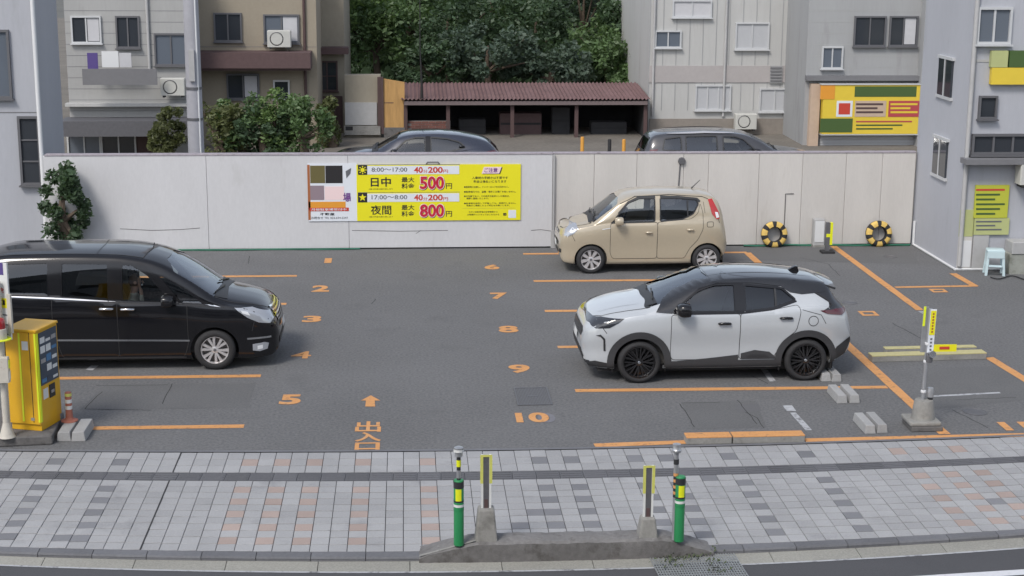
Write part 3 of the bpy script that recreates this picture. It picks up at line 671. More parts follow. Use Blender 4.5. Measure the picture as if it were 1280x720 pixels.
# orange-topped kerb blocks at the lot edge
a, b = G(858,556), G(1007,553)
for k, (s0, s1, lb) in enumerate(((0,.385,'orange painted concrete kerb block next to the pavement, shorter one'),(.39,1,'orange painted concrete kerb block next to the pavement, longer one'))):
    P0, P1 = a.lerp(b, s0), a.lerp(b, s1); d = P1-P0; t = thing('kerb_block', lb, 'kerb block', (P0.x, P0.y, 0), atan2(d.y, d.x)); L_ = d.length-.01
    MB().box(0,0,0,L_,.20,.10).build('block', 'concrete', t, bevel=.008); MB().box(.0,-.003,.088,L_,.203,.106).build('painted_top', 'orange_paint', t, bevel=.006)
# yellow kerb blocks dividing the right-hand bays
a, b = G(1090,453), G(1233,449)
t = thing('kerb_block', 'long yellow topped concrete kerb block in front of the leaning sign pole', 'kerb block', (a.x, a.y, 0), atan2(b.y-a.y, b.x-a.x)); L_ = (b-a).length
MB().box(0,0,0,L_,.20,.105).build('block', 'concrete', t, bevel=.008); MB().box(0,-.003,.09,L_,.203,.111).build('painted_top', 'block_yellow', t, bevel=.006)
a, b = G(1108,442.5), G(1222,440)
t = thing('kerb_block', 'narrow yellow concrete kerb strip lying behind the longer yellow kerb block', 'kerb block', (a.x, a.y+.05, 0), atan2(b.y-a.y, b.x-a.x)); L_ = (b-a).length
MB().box(0,0,0,L_,.14,.07).build('block', 'concrete', t, bevel=.008); MB().box(0,-.002,.06,L_,.142,.076).build('painted_top', 'block_yellow', t, bevel=.006)
# ================================================================== leaning sign pole on a concrete foot
p = G(1160, 541)
t = thing('sign_pole', 'leaning steel pole with narrow yellow and white sign strips on a stacked concrete foot', 'sign pole', (p.x, p.y+.25, 0))
MB().box(-.22,-.22,0,.22,.22,.075).build('lower_slab', 'concrete_dark', t, bevel=.015); o = MB().box(-.24,-.21,.075,.20,.23,.135).build('upper_slab', 'concrete', t, bevel=.02)
MB().lathe([(.165,.12),(.155,.2),(.135,.36),(.12,.40),(0,.405)], 20).build('cone_foot', 'concrete', t, smooth=45)
tp = GY(1163.5, 386, p.y+.25)-t.location; bt = Vector((-.02,0,.38))
MB().tube([bt, tp], .028, 12).build('pole', 'steel', t, smooth=50)
dd = (tp-bt); 
def along(z): return bt+dd*((z-bt.z)/dd.z)
q1, q0 = along(tp.z), along(tp.z-.62)
def slat(off, w, z0, z1, m_, nm, yo):
    a, b = along(z0), along(z1); mb = MB()
    mb.add([(a.x+off,yo,a.z),(a.x+off+w,yo,a.z),(b.x+off+w,yo,b.z),(b.x+off,yo,b.z),(a.x+off,yo+.012,a.z),(a.x+off+w,yo+.012,a.z),(b.x+off+w,yo+.012,b.z),(b.x+off,yo+.012,b.z)], [(0,1,2,3),(7,6,5,4),(0,4,5,1),(1,5,6,2),(2,6,7,3),(3,7,4,0)])
    return mb.build(nm, m_, t)
zt = tp.z
slat(-.085,.07,zt-.62,zt+.02,'steel','back_strip',.03); slat(-.085,.03,zt-.25,zt+.025,'fluoro','yellow_edge',.02); slat(-.01,.085,zt-.62,zt+.0,'sign_white','front_strip',-.035); slat(-.004,.074,zt-.36,zt-.02,'sign_yellow','yellow_strip',-.039)
for k in range(7): slat(.022,.022,zt-.075-.042*k,zt-.05-.042*k,'sign_brown','strip_letter',-.0415)
for k in range(4): slat(.018,.028,zt-.43-.05*k,zt-.405-.05*k,'sign_grey','strip_letter',-.0385)
c = along(zt-.68); MB().lathe([(.045,-.07),(.05,-.05),(.05,.05),(.04,.07)], 14, 'z', (c.x+.03,-.02,c.z)).build('clamp', 'steel_dark', t, smooth=40)
MB().lathe([(0,-.10),(.05,-.10),(.055,-.05),(.04,0)], 14, 'y', (c.x+.05,-.0,c.z+.06)).build('lamp', 'chrome', t, smooth=40)
c = along(zt-.55); MB().box(c.x+.07,-.03,c.z-.05,c.x+.40,-.018,c.z+.05).build('small_sign', 'sign_yellow', t); MB().box(c.x+.16,-.034,c.z-.018,c.x+.30,-.0305,c.z+.022).build('small_sign_print', 'sign_redorange', t)
for z_ in (.52,.95,1.2): c = along(z_); MB().lathe([(.034,-.02),(.038,-.01),(.038,.01),(.034,.02)], 12, 'z', tuple(c)).build('band', 'pvc_white', t)
c = along(.47); MB().lathe([(0,-.08),(.045,-.08),(.05,0),(.04,.05),(0,.06)], 14, 'z', (c.x+.10,.0,c.z+.05)).build('lower_lamp', 'steel', t, smooth=40); MB().box(c.x+.08,-.03,c.z-.18,c.x+.13,.03,c.z-.02).build('lamp_bracket', 'black_plastic', t)
# ================================================================== concrete hump with posts at the kerb
hx0, hx1 = G(524,699,-.05).x, G(890,690,-.05).x; hc = (hx0+hx1)/2; hy0 = Yk(hc)-.03; W_ = hx1-hx0
t = thing('kerb_hump', 'raised weathered concrete kerb block with sloped ends at the edge of the pavement', 'kerb block', (hc, hy0, -.06))
bmh = bmesh.new(); NX, prof = 60, [(-.02,0),(-.015,.5),(0,.9),(.03,1.0),(.16,1.0),(.30,.98),(.335,.9),(.345,.3),(.345,0)]
def hh(s): 
    a = .62; b = .55
    if s < a: return .06+.17*(s/a)**.8
    if s > W_-b: return .05+.18*((W_-s)/b)**.9
    return .23
rg = []; random.seed(9)
for i in range(NX+1):
    s = W_*i/NX; H_ = hh(s); x = hx0+s-hc; yo = Yk(hx0+s)-Yk(hc)
    rg.append([bmh.verts.new((x+random.uniform(-.004,.004), yo+y+random.uniform(-.006,.006), z*H_+(random.uniform(-.006,.006) if z > .4 else 0))) for y, z in prof])
for i in range(NX):
    for j in range(len(prof)-1): bmh.faces.new((rg[i][j], rg[i+1][j], rg[i+1][j+1], rg[i][j+1]))
bmh.faces.new(rg[0]); bmh.faces.new(rg[-1]); bmesh.ops.recalc_face_normals(bmh, faces=bmh.faces)
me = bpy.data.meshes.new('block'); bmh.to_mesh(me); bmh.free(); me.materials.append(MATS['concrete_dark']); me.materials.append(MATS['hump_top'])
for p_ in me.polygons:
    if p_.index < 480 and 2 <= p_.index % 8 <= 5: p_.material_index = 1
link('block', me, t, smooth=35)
mb = MB(); s0, s1 = hx0-hc, hx0-hc+.62
mb.add([(s0,.01+Yk(hx0)-Yk(hc),.075),(s1,.03,.245),(s1,.07,.247),(s0,.05+Yk(hx0)-Yk(hc),.077)], [(0,1,2,3)]); mb.build('worn_edge', 'concrete', t)
ZH = .17
def green_post(px, py, label, side, ptop):
    c = G(px, py, ZH-.01); t = thing('guide_post', label, 'post', (c.x, c.y, ZH-.025))
    r = .055; MB().lathe([(r,0),(r,.74),(r-.006,.75),(0,.752)], 24).build('tube', 'pole_green', t, smooth=40)
    for (z0, z1, m_) in ((.40,.425,'pole_green'),(.445,.475,'sticker_white'),(.66,.735,'black_plastic'),(.50,.52,'black_plastic')): MB().lathe([(r+.002,z0),(r+.002,z1)], 24, cap=False).build('band', m_, t, smooth=40)
    mb = MB(); vs = []
    for a in range(5):
        b = RAD(-62)+RAD(-66)*a/4+RAD(10)*side
        for z in (.52,.655): vs.append(((r+.004)*cos(b), (r+.004)*sin(b), z))
    mb.add(vs, [(2*i,2*i+2,2*i+3,2*i+1) for i in range(4)]); mb.build('reflector', 'reflect_yellow', t, smooth=60)
    return t
t = green_post(573.5, 679, 'green guide post topped by a short black stem and lamp beside the concrete hump', 0, 0)
MB().lathe([(.022,.74),(.022,1.02)], 14).build('stem', 'black_plastic', t, smooth=40); MB().lathe([(.025,.90),(.025,.975)], 14, cap=False).build('stem_reflector', 'reflect_yellow', t, smooth=40)
MB().lathe([(.0225,.77),(.0235,.78),(.0235,.86)], 14, cap=False).build('stem_band', 'steel', t, smooth=40)
MB().lathe([(.03,1.01),(.044,1.02),(.044,1.06),(.05,1.065),(.05,1.115),(.03,1.125),(0,1.127)], 18).build('lamp_head', 'steel', t, smooth=40); MB().lathe([(.056,1.07),(.056,1.10)], 18, cap=False).build('lamp_ring', 'sticker_white', t, smooth=40)
t = green_post(848.5, 674, 'green guide post with yellow reflector beside the slim striped lamp pole', 1, 0)
c = G(842.5, 673, ZH-.01)
t = thing('lamp_pole', 'slim grey pole with black and orange bands and a round lamp beside the green post', 'post', (c.x, c.y, ZH-.025))
MB().lathe([(.026,0),(.026,1.02)], 14).build('pole', 'steel', t, smooth=40)
for k in range(4): MB().lathe([(.028,.50+.07*k),(.028,.535+.07*k)], 14, cap=False).build('band', 'black_plastic', t, smooth=40); MB().lathe([(.0275,.535+.07*k),(.0275,.57+.07*k)], 14, cap=False).build('band', 'orange_paint', t, smooth=40)
MB().lathe([(.03,.88),(.03,.94)], 14, cap=False).build('band', 'black_plastic', t); MB().lathe([(.02,1.0),(.05,1.02),(.055,1.045),(.045,1.06),(.045,1.11),(0,1.12)], 18).build('lamp_head', 'steel', t, smooth=40)
def channel_post(px, pyb, pyt, wpx, pym, label):
    c = G(px, pyb, ZH); s = 2*CAM_H/ (2*CAM_H)
    t = thing('reflector_post', label, 'post', (c.x, c.y, ZH-.02)); Yp = c.y
    z1 = GY(px, pyt, Yp).z-ZH+.02; zm = GY(px, pym, Yp).z-ZH+.02; h = .09
    mb = MB(); b0, b1 = .125*wpx, .088*wpx
    mb.add([(-b0,-b0,0),(b0,-b0,0),(b0,b0,0),(-b0,b0,0),(-b1,-b1,zm),(b1,-b1,zm),(b1,b1,zm),(-b1,b1,zm)], [(0,3,2,1),(4,5,6,7),(0,1,5,4),(1,2,6,5),(2,3,7,6),(3,0,4,7)]); mb.build('concrete_foot', 'concrete', t, bevel=.02)
    MB().box(-.032,-.02,zm-.02,.032,.02,z1-.02).build('channel', 'steel_dark', t)
    for s_ in (-1, 1): MB().box(s_*.032 if s_ > 0 else -.055, -.026, zm-.0, .055 if s_ > 0 else -.032, .02, z1-.01).build('flange', 'sticker_white', t)
    zz = z1-.34*(z1-zm)-.12
    for s_ in (-1, 1): MB().box(s_*.034 if s_ > 0 else -.066, -.030, zz, .066 if s_ > 0 else -.034, -.0265, z1).build('yellow_edge', 'edge_yellow', t)
    MB().box(-.034,-.030,z1-.025,.034,-.0265,z1).build('yellow_edge', 'edge_yellow', t); MB().box(-.02,-.026,zm+.0,.02,-.0205,zm+.10).build('rust_patch', 'roof_brown', t)
channel_post(607.5, 672, 567.5, 1.0, 634, 'tall steel channel post with yellow edges on a tapered concrete foot by the black-stemmed post')
channel_post(809, 668, 581, .88, 645, 'shorter steel channel post with yellow edges on a squat foot by the striped pole')
# ================================================================== payment machine corner
pl_ = thing('concrete_plinth', 'weathered concrete plinth under the yellow payment machine', 'plinth', (G(0,562).x, G(0,562).y, 0))
q = [G(-60,565), G(66,558), G(72,540), G(72,538)]
a, b, c = G(-80,563), G(66,556), G(73,541); o = pl_.location
mb = MB(); pts = [(a.x-o.x,a.y-o.y),(b.x-o.x,b.y-o.y),(G(72,536).x-o.x+.02,G(72,536).y-o.y+.35),(a.x-o.x,a.y-o.y+1.6)]
mb.prism(pts, 'z', 0, .13); mb.build('slab', 'concrete_dark', pl_, bevel=.02)
c = G(52, 540, .13); RM = RAD(-17)
t = thing('payment_machine', 'orange yellow parking payment machine with fluorescent edge strips on a concrete plinth', 'payment machine', (c.x, c.y, .13), RM)
Wm, Dm, Hm = .46, .56, 1.37
MB().box(-Wm+.01,.03,0,-.01,Dm-.03,.10).build('base', 'machine_orange', t, bevel=.006)
MB().box(-Wm,0,.10,0,Dm,Hm,.012).build('cabinet', 'machine_orange', t)
MB().box(-Wm-.012,-.012,Hm,.012,Dm+.012,Hm+.03,.008).build('top_cap', 'machine_orange', t)
MB().box(-Wm+.20,-.006,.13,-Wm+.225,-.001,Hm-.02).build('edge_strip', 'fluoro', t); MB().box(.001,.0,.13,.006,.045,Hm-.02).build('edge_strip', 'fluoro', t); MB().box(-.03,-.006,.13,-.005,-.001,Hm-.02).build('edge_strip', 'fluoro', t)
MB().box(-.105,-.004,.12,-.098,-.001,Hm-.01).build('door_seam', 'dark_gap', t); MB().box(-.21,-.005,1.12,-.12,-.001,1.24).build('notice_sticker', 'sticker_white', t); MB().box(-.14,-.005,.15,-.09,-.001,.19).build('maker_plate', 'steel', t)
fp = MB().box(.001,.06,.62,.008,Dm-.04,Hm-.03).build('front_panel', 'sticker_dark', t)
random.seed(4)
for k in range(5):
    for j in range(3):
        z = .65+.135*k; y = .08+.145*j; m_ = random.choice(['sticker_white','sticker_blue','sticker_white','sticker_dark','steel']); MB().box(.0085,y,z,.011,y+.12,z+.03+.08*random.random()).build('panel_label', m_, t)
MB().box(.001,.26,.40,.012,.40,.58).build('ticket_slot', 'black_plastic', t); MB().box(.012,.29,.46,.016,.37,.50).build('slot_plate', 'steel', t); MB().box(.001,.10,.42,.008,.22,.56).build('notice_sticker', 'sticker_white', t)
# rusty cream pole with the lamp, meter box and notice board
c = G(9, 546, .13)
t = thing('sign_post', 'cream painted rusty post with red lamp and grey box in front of the payment machine', 'sign post', (c.x, c.y, .13))
MB().lathe([(.11,0),(.09,.04),(.055,.16),(.045,.2)], 16).build('foot', 'cream_metal', t, smooth=40); MB().lathe([(.045,.1),(.045,2.1),(0,2.11)], 16).build('pole', 'cream_metal', t, smooth=40)
MB().box(-.12,-.14,.78,.11,-.05,1.12,.008).build('meter_box', 'cream_metal', t); MB().box(.112,-.13,.82,.116,-.06,.93).build('box_sticker', 'sticker_white', t); MB().box(.112,-.13,.97,.116,-.06,1.08).build('box_sticker', 'fluoro', t)
MB().lathe([(.0,0),(.14,0),(.14,.012),(0,.012)], 24, 'z', (.03,-.12,1.36)).build('lamp_shelf', 'fluoro', t, smooth=40)
lm = MB().lathe([(.085,0),(.085,.13),(.08,.135),(0,.136)], 24, 'z', (.03,-.12,1.374)).build('lamp_base', 'cream_metal', t, smooth=40)
MB().lathe([(.072,0),(.075,.03),(.07,.10),(.055,.135),(0,.15)], 24, 'z', (.03,-.12,1.508)).build('lamp_lens', 'red_lens', lm, smooth=60)
b = thing('notice_board', 'white notice board with yellow and red print on the rusty cream post', 'sign', (c.x, c.y+.10, 1.55), RAD(-28))
b.location.z = 1.45
MB().box(-.50,-.015,0,.16,.01,.78).build('panel', 'sticker_white', b); MB().box(-.50,-.019,.86,.10,-.016,1.02).build('heading', 'sign_violet', b); MB().box(-.50,-.015,.78,.16,.01,1.02).build('heading_panel', 'sticker_white', b)
MB().box(-.50,-.019,.42,.16,-.016,.55).build('yellow_band', 'sign_yellow', b)
for k in range(5): MB().box(-.46,-.019,.06+.065*k,.12-.05*(k%2),-.016,.075+.065*k).build('print_line', 'sign_redorange' if k % 2 else 'sign_grey', b)
for (z, tx, m_) in ((.62,'駐車料金','sign_redorange'),(.455,'入口','sign_black')):
    me = text_mesh(tx, -.44, z, .10, z+.08, .03); me.materials.append(MATS[m_])
    for v in me.vertices: v.co = (v.co.x, -.0205, v.co.y)
    link('lettering', me, b)
b2 = MB().box(.155,-.05,.10,.215,-.02,.62).build('side_panel', 'cream_metal', b)
# ================================================================== stool, air-conditioner, pipes by the right-hand building
p = G(1242, 343); t = thing('plastic_stool', 'pale blue plastic step stool standing by the right-hand building', 'stool', (p.x, p.y, 0), RAD(-12))
for sx in (-1, 1):
    for sy in (-1, 1):
        mb = MB(); mb.add([(sx*.20,sy*.17,0),(sx*.145,sy*.17,0),(sx*.145,sy*.12,0),(sx*.20,sy*.12,0),(sx*.165,sy*.13,.50),(sx*.115,sy*.13,.50),(sx*.115,sy*.09,.50),(sx*.165,sy*.09,.50)], [(0,3,2,1),(4,5,6,7),(0,1,5,4),(1,2,6,5),(2,3,7,6),(3,0,4,7)]); mb.build('leg', 'stool_blue', t, bevel=.008)
MB().box(-.175,-.145,.49,.175,.145,.525,.02).build('seat', 'stool_blue', t, smooth=40); MB().box(-.13,-.21,.19,.13,-.10,.215,.01).build('step', 'stool_blue', t); MB().box(-.165,-.155,.36,.165,-.135,.49).build('apron', 'stool_blue', t)
for sx in (-1, 1): MB().box(sx*.155-.012,-.12,.14,sx*.155+.012,.12,.20).build('side_bar', 'stool_blue', t)
p = G(1262, 343); t = thing('stone_basin', 'mossy concrete basin under the wall beside the plastic stool', 'basin', (p.x+.35, 30.55, 0))
MB().box(-.36,-.22,0,.6,.16,.42,.02).build('block', 'moss_concrete', t); MB().box(-.34,-.24,.42,.62,.16,.66,.015).build('box', 'panel_grey', t)
h = MB().tube([G(1238+4*i, 347+2.2*sin(i*.7)+i*.08, .012)+Vector((0,0,.012)) for i in range(14)], .012, 5).build('cable_hose', 'black_rubber', smooth=60); tag(h, 'thin black hose on the ground in front of the plastic stool', 'hose')
# ================================================================== buildings and yard behind the wall
def rect(px0, py0, px1, py1, Y, m, par, name, t=.05, bevel=0):
    a, b = GY(px0, py1, Y), GY(px1, py0, Y); o = par.location
    return MB().box(a.x-o.x, Y-t-o.y, a.z-o.z, b.x-o.x, Y-o.y, b.z-o.z).build(name, m, par, bevel=bevel)
def window(px0, py0, px1, py1, Y, par, fm='window_frame_light', pm='pane_dark', nx=2, ny=1, fw=.05, curtain=None):
    a, b = GY(px0, py1, Y), GY(px1, py0, Y); o = par.location; x0, x1, z0, z1, y = a.x-o.x, b.x-o.x, a.z-o.z, b.z-o.z, Y-o.y
    w = MB().box(x0, y-.02, z0, x1, y+.0, z1).build('window', pm, par)
    f = MB()
    for (p, q, r, s) in ((x0-fw,z0-fw,x1+fw,z0),(x0-fw,z1,x1+fw,z1+fw),(x0-fw,z0,x0,z1),(x1,z0,x1+fw,z1)): f.box(p, y-.07, q, r, y, s)
    for i in range(1, nx): x = x0+(x1-x0)*i/nx; f.box(x-fw*.4, y-.05, z0, x+fw*.4, y-.021, z1)
    for j in range(1, ny): z = z0+(z1-z0)*j/ny; f.box(x0, y-.045, z-fw*.3, x1, y-.022, z+fw*.3)
    f.build('frame', fm, w)
    MB().box(x0-fw*1.6, y-.13, z0-fw*1.7, x1+fw*1.6, y-.001, z0-fw-.002).build('sill', fm, w)
    if curtain: MB().box(x0+(x1-x0)*.55, y-.0235, z0+.02, x1-.02, y-.0205, z1-.02).build('curtain', curtain, w)
    return w
def building(name, px0, px1, Y, depth, zt, m, label, cat='building', z0=0, pz=200, roof=None):
    xa, xb = GY(px0, pz, Y).x, GY(px1, pz, Y).x; t = thing(name, label, cat, ((xa+xb)/2, Y, z0)); h = (xb-xa)/2
    MB().box(-h, 0, 0, h, depth, zt-z0).build('wall', m, t)
    if roof: MB().box(-h-.25, -.3, zt-z0, h+.25, depth+.3, zt-z0+.18).build('roof', roof, t)
    return t, h
def courses(t, h, zt, n, m='dark_gap', y=-.004, th=.012, name='siding_joint'):
    for k in range(1, n): MB().box(-h, y, zt*k/n-th/2, h, 0, zt*k/n+th/2).build(name, m, t)
def pipe(px, py, Y, z0, z1, m, par, name='downpipe', r=.045):
    c = GY(px, py, Y); o = par.location
    return MB().tube([(c.x-o.x, -r-.01, z0), (c.x-o.x, -r-.01, z1)], r, 10).build(name, m, par, smooth=50)
def ac_unit(px, py, Y, s, label):
    c = GY(px, py, Y); t = thing('air_conditioner', label, 'air conditioner', (c.x, Y-.18, c.z))
    MB().box(-.4*s,-.15,0,.4*s,.17,.56*s,.02).build('housing', 'ac_cream', t); MB().lathe([(.22*s,-.158),(.235*s,-.15),(.20*s,-.15),(.20*s,-.145),(0,-.145)], 24, 'y', (-.08*s,0,.28*s), cap=False).build('fan_grille', 'steel_dark', t, smooth=40)
    for k in (-.3, .3): MB().box(k*s-.03,-.14,-.06,k*s+.03,.16,0).build('foot', 'black_rubber', t)
    return t
# ---- lavender building on the left edge
t, h = building('building', -330, 58, 33.6, 2.2, 5.9, 'stucco_lavender', 'tall lavender grey rendered building at the left end of the white wall', pz=280)
YL = 33.6
window(30, 148, 46, 228, YL, t, 'window_frame', 'pane_dark', 1, 3)
pipe(53, 200, YL, 0, 5.85, 'pvc_white', t)
for z in (2.9, 5.4): MB().box(-h, -.006, z, h, -.001, z+.02).build('render_joint', 'siding_dark', t)
window(-30, 40, 8, 120, YL, t, 'window_frame', 'pane_sky', 2, 1)
# ---- grey house
YH = 48
t, h = building('house', 86, 240, YH, 8, 5.9, 'siding_grey', 'grey sided house with dark windows and a balcony behind the white wall', 'house', pz=120)
courses(t, h, 5.9, 18, 'siding_dark')
window(148, 22, 172, 58, YH, t, 'window_frame', 'pane_dark', 2, 1); window(92, 22, 124, 52, YH, t, 'window_frame_light', 'pane_dark', 2, 1, curtain='curtain'); window(196, 44, 232, 80, YH, t, 'window_frame', 'pane_sky', 2, 1)
window(88, 168, 124, 208, YH-.05, t, 'window_frame_light', 'pane_sky', 2, 1); window(130, 170, 168, 208, YH-.05, t, 'window_frame_light', 'pane_dark', 2, 1)
b = rect(104, 86, 196, 106, YH-.9, 'siding_dark', t, 'balcony', .06)
rect(104, 107, 196, 112, YH-.001, 'cladding_light', b, 'balcony_slab', .96); rect(104, 82, 196, 84, YH-.9, 'window_frame_light', b, 'handrail', .06)
for px in range(104, 197, 8): rect(px, 84, px+1.2, 86.5, YH-.905, 'window_frame_light', b, 'baluster', .05)
rect(110, 66, 122, 86, YH-.5, 'sign_violet', t, 'hanging_cloth', .04); rect(128, 64, 148, 84, YH-.5, 'pvc_white', t, 'hanging_cloth', .04); rect(150, 66, 164, 84, YH-.5, 'curtain', t, 'hanging_cloth', .04)
rect(84, 146, 240, 165, YH-.001, 'roof_tile', t, 'lower_roof', 1.1); rect(170, 166, 190, 210, YH-.001, 'wood_brown', t, 'entrance_door', .08)
rect(84, 128, 240, 132, YH-.001, 'cladding_light', t, 'fascia_board', .3); pipe(188, 100, YH, 2.3, 5.8, 'panel_grey', t)
ac_unit(218, 118, YH-.2, .9, 'cream air conditioner unit under the balcony end of the grey house')
# ---- tan building
YT = 50
t, h = building('house', 244, 396, YT, 9, 5.7, 'stucco_tan', 'tan rendered house with dark brown eave behind the hedge', 'house', pz=60)
rect(250, 63, 390, 82, YT-.001, 'roof_brown', t, 'eave', 1.0); rect(250, 82, 390, 85, YT-.001, 'wood_brown', t, 'fascia_board', .9)
window(270, 18, 300, 50, YT, t, 'window_frame', 'pane_dark', 2, 1); window(332, 20, 372, 52, YT, t, 'window_frame', 'pane_sky', 2, 1, curtain='curtain')
window(286, 94, 322, 122, YT, t, 'window_frame', 'pane_dark', 2, 1, curtain='curtain'); window(344, 102, 360, 122, YT, t, 'window_frame_light', 'pane_dark', 1, 1)
MB().box(-h, -.005, 3.05, h, -.001, 3.08).build('render_joint', 'plinth_brown', t); pipe(382, 100, YT, 0, 5.6, 'wood_brown', t)
ac_unit(350, 58, YT-.2, .9, 'cream air conditioner unit on the eave of the tan house')
# ---- brown shed building right of it
YB_ = 53
t, h = building('storehouse', 388, 431, YB_, 6, 4.6, 'wall_tan', 'narrow brown storehouse between the tan house and the plywood board', 'building', pz=100)
rect(384, 58, 436, 66, YB_-.001, 'roof_brown', t, 'roof_edge', .6); window(398, 78, 420, 112, YB_, t, 'wood_brown', 'pane_dark', 2, 2); rect(391, 120, 428, 210, YB_-.001, 'wood_brown', t, 'boarding', .06)
for k in range(6): rect(392+6*k, 122, 397+6*k, 200, YB_-.07, 'wood_brown', t, 'board', .03)
# ---- old wall with plywood at the yard
YS = 51.8
def zp(py, Y=YS): return GY(600, py, Y).z
t, h = building('yard_wall', 431, 476, YS, .5, zp(94), 'wall_tan', 'tan block wall with grey panel at its foot behind the navy crossover', 'wall', pz=120)
rect(431.5, 128, 471, 156, YS-.001, 'panel_grey', t, 'grey_panel', .06); rect(431, 157, 475.5, 168, YS-.001, 'concrete', t, 'foot_blocks', .16); rect(432, 158, 441, 163, YS-.162, 'dark_gap', t, 'block_gap', .004)
rect(472.5, 96, 476.5, 160, YS-.001, 'wood_brown', t, 'post', .14); rect(477, 96, 479, 167, YS-.1, 'wood_brown', t, 'post', .1)
c = GY(492, 162, YS-.1)
t = thing('plywood_board', 'weathered orange plywood sheet standing beside the corrugated shed', 'board', (c.x, YS-.1, 0))
a, b = GY(480, 160, YS-.1), GY(505.5, 98, YS-.1)
z9 = GY(500,160,YS-.1).z
mb = MB(); mb.prism([(a.x-c.x, a.z),(b.x-c.x, a.z),(b.x-c.x, GY(500,102.5,YS-.1).z),(a.x-c.x, b.z)], 'y', -.03, 0); mb.build('sheet', 'plywood', t)
MB().box(a.x-c.x,-.1,0,b.x-c.x,.05,a.z+.02).build('foot_blocks', 'concrete_dark', t); rect(480, 128, 492, 129, YS-.131, 'wood_brown', t, 'sheet_joint', .003)
# ---- corrugated shed
xa, xb = GY(505, 120, YS).x, GY(808, 120, YS).x; t = thing('shed', 'dark open shed with rust red corrugated roof under the trees', 'shed', ((xa+xb)/2, YS, 0)); h = (xb-xa)/2
ze, zr_ = zp(124), GY(600, 104, YS+2.6).z
n = 260; vs = []
for i in range(n+1):
    x = -h-.1+(2*h+.2)*i/n; dz = .028*sin(i*2*pi/4.2); vs += [(x,-.35,ze+.03+dz),(x,2.8,zr_+dz)]
MB().add(vs, [(2*i,2*i+2,2*i+3,2*i+1) for i in range(n)]).build('roof', 'rust_roof', t, smooth=60)
MB().box(-h,-.30,ze-.16,h,-.22,ze-.03).build('fascia', 'fascia_brown', t); MB().box(-h,2.6,0,h,2.8,zr_-.1).build('back_wall', 'shed_gloom', t)
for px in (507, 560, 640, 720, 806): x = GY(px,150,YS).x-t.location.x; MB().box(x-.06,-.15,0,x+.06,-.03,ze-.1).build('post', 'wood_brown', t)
MB().box(-h,-.1,0,-h+.1,2.6,ze).build('side_wall', 'shed_gloom', t); MB().box(h-.1,-.1,0,h,2.6,ze).build('side_wall', 'shed_gloom', t)
bx0 = GY(510,158,YS).x-t.location.x; bx1 = GY(563,158,YS).x-t.location.x; zb_ = zp(151)
lw = MB().box(bx0,.02,0,bx1,.20,zb_-.01).build('low_wall', 'mortar', t); nbr = 9
br = MB().box(-.105,-.02,-.03,.105,.01,.03).mesh('brick', 'brick_red')
for r in range(max(2, int(zb_/.075))):
    x = bx0+(.11 if r % 2 else .0)+.11
    while x < bx1-.1:
        o = link('brick', br, lw, (x, .02, .04+.075*r)); x += .225
for px, w_, hh_, m_ in ((590,.9,.5,'shed_gloom'),(650,1.4,.7,'roof_brown'),(700,.6,.9,'shed_gloom'),(760,1.2,.4,'shed_gloom')):  # boxes coloured dark so the shed interior reads as deep shade
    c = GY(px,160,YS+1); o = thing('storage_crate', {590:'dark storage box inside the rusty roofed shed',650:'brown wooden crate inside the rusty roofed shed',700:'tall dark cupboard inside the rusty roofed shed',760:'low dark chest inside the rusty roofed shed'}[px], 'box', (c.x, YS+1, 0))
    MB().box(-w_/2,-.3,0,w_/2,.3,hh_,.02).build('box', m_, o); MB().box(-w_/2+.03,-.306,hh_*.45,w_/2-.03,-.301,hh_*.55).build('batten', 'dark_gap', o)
c = GY(527, 104, YS-.2); p1 = GY(525, 60, YS-.2); p2 = GY(525, 0, YS-.2)
o = MB().tube([(c.x,YS-.2,ze),(c.x,YS-.2,c.z),(p1.x,YS-.2,p1.z),(p2.x,YS-.2,p2.z+1)], [.05,.04,.018,.015], 6).build('thin_mast', 'wire', smooth=60); tag(o, 'thin dark mast rising from the end of the corrugated shed', 'mast')
# kerb and posts in the rear yard
for px, y0, y1, m_, lb in ((728,171,196,'post_orange','orange post behind the white wall, standing apart from the shed'),(780,174,196,'post_orange','orange post behind the white wall beside the dark grey wagon'),(762,174,196,'black_rubber','slim black post between the two orange posts')):
    q = GY(px, y0, 42.5); o = MB().lathe([(.05,0),(.05,q.z-.03),(.04,q.z),(0,q.z+.005)], 14).build('bollard', m_, None, (q.x, 42.5, 0), smooth=40); tag(o, lb, 'bollard')
a, b = G(690,192), G(820,190); o = MB().box(-.0,-.1,0,4,.1,.12).build('kerb_block', 'concrete', None, (GY(640,183,47).x, 47, 0), bevel=.01); tag(o, 'low concrete kerb in the rear yard in front of the shed', 'kerb block')
# ---- utility pole and wires
c = GY(245.5, 190, 36.5); o = thing('utility_pole', 'round pale concrete utility pole behind the white wall', 'utility pole', (c.x, 36.5, 0))
MB().lathe([(.19,0),(.17,5),(.165,7.5),(0,7.52)], 24).build('shaft', 'utility_concrete', o, smooth=40)
for z in (2.4, 3.1): MB().lathe([(.192,z),(.192,z+.06)], 24, cap=False).build('band', 'steel_dark', o, smooth=40)
MB().box(-.06,-.24,3.3,.06,-.16,4.0).build('switch_box', 'panel_grey', o); MB().tube([(.12,-.14,.2),(.11,-.13,4),(.10,-.12,7)], .022, 6).build('conduit', 'pvc_white', o)
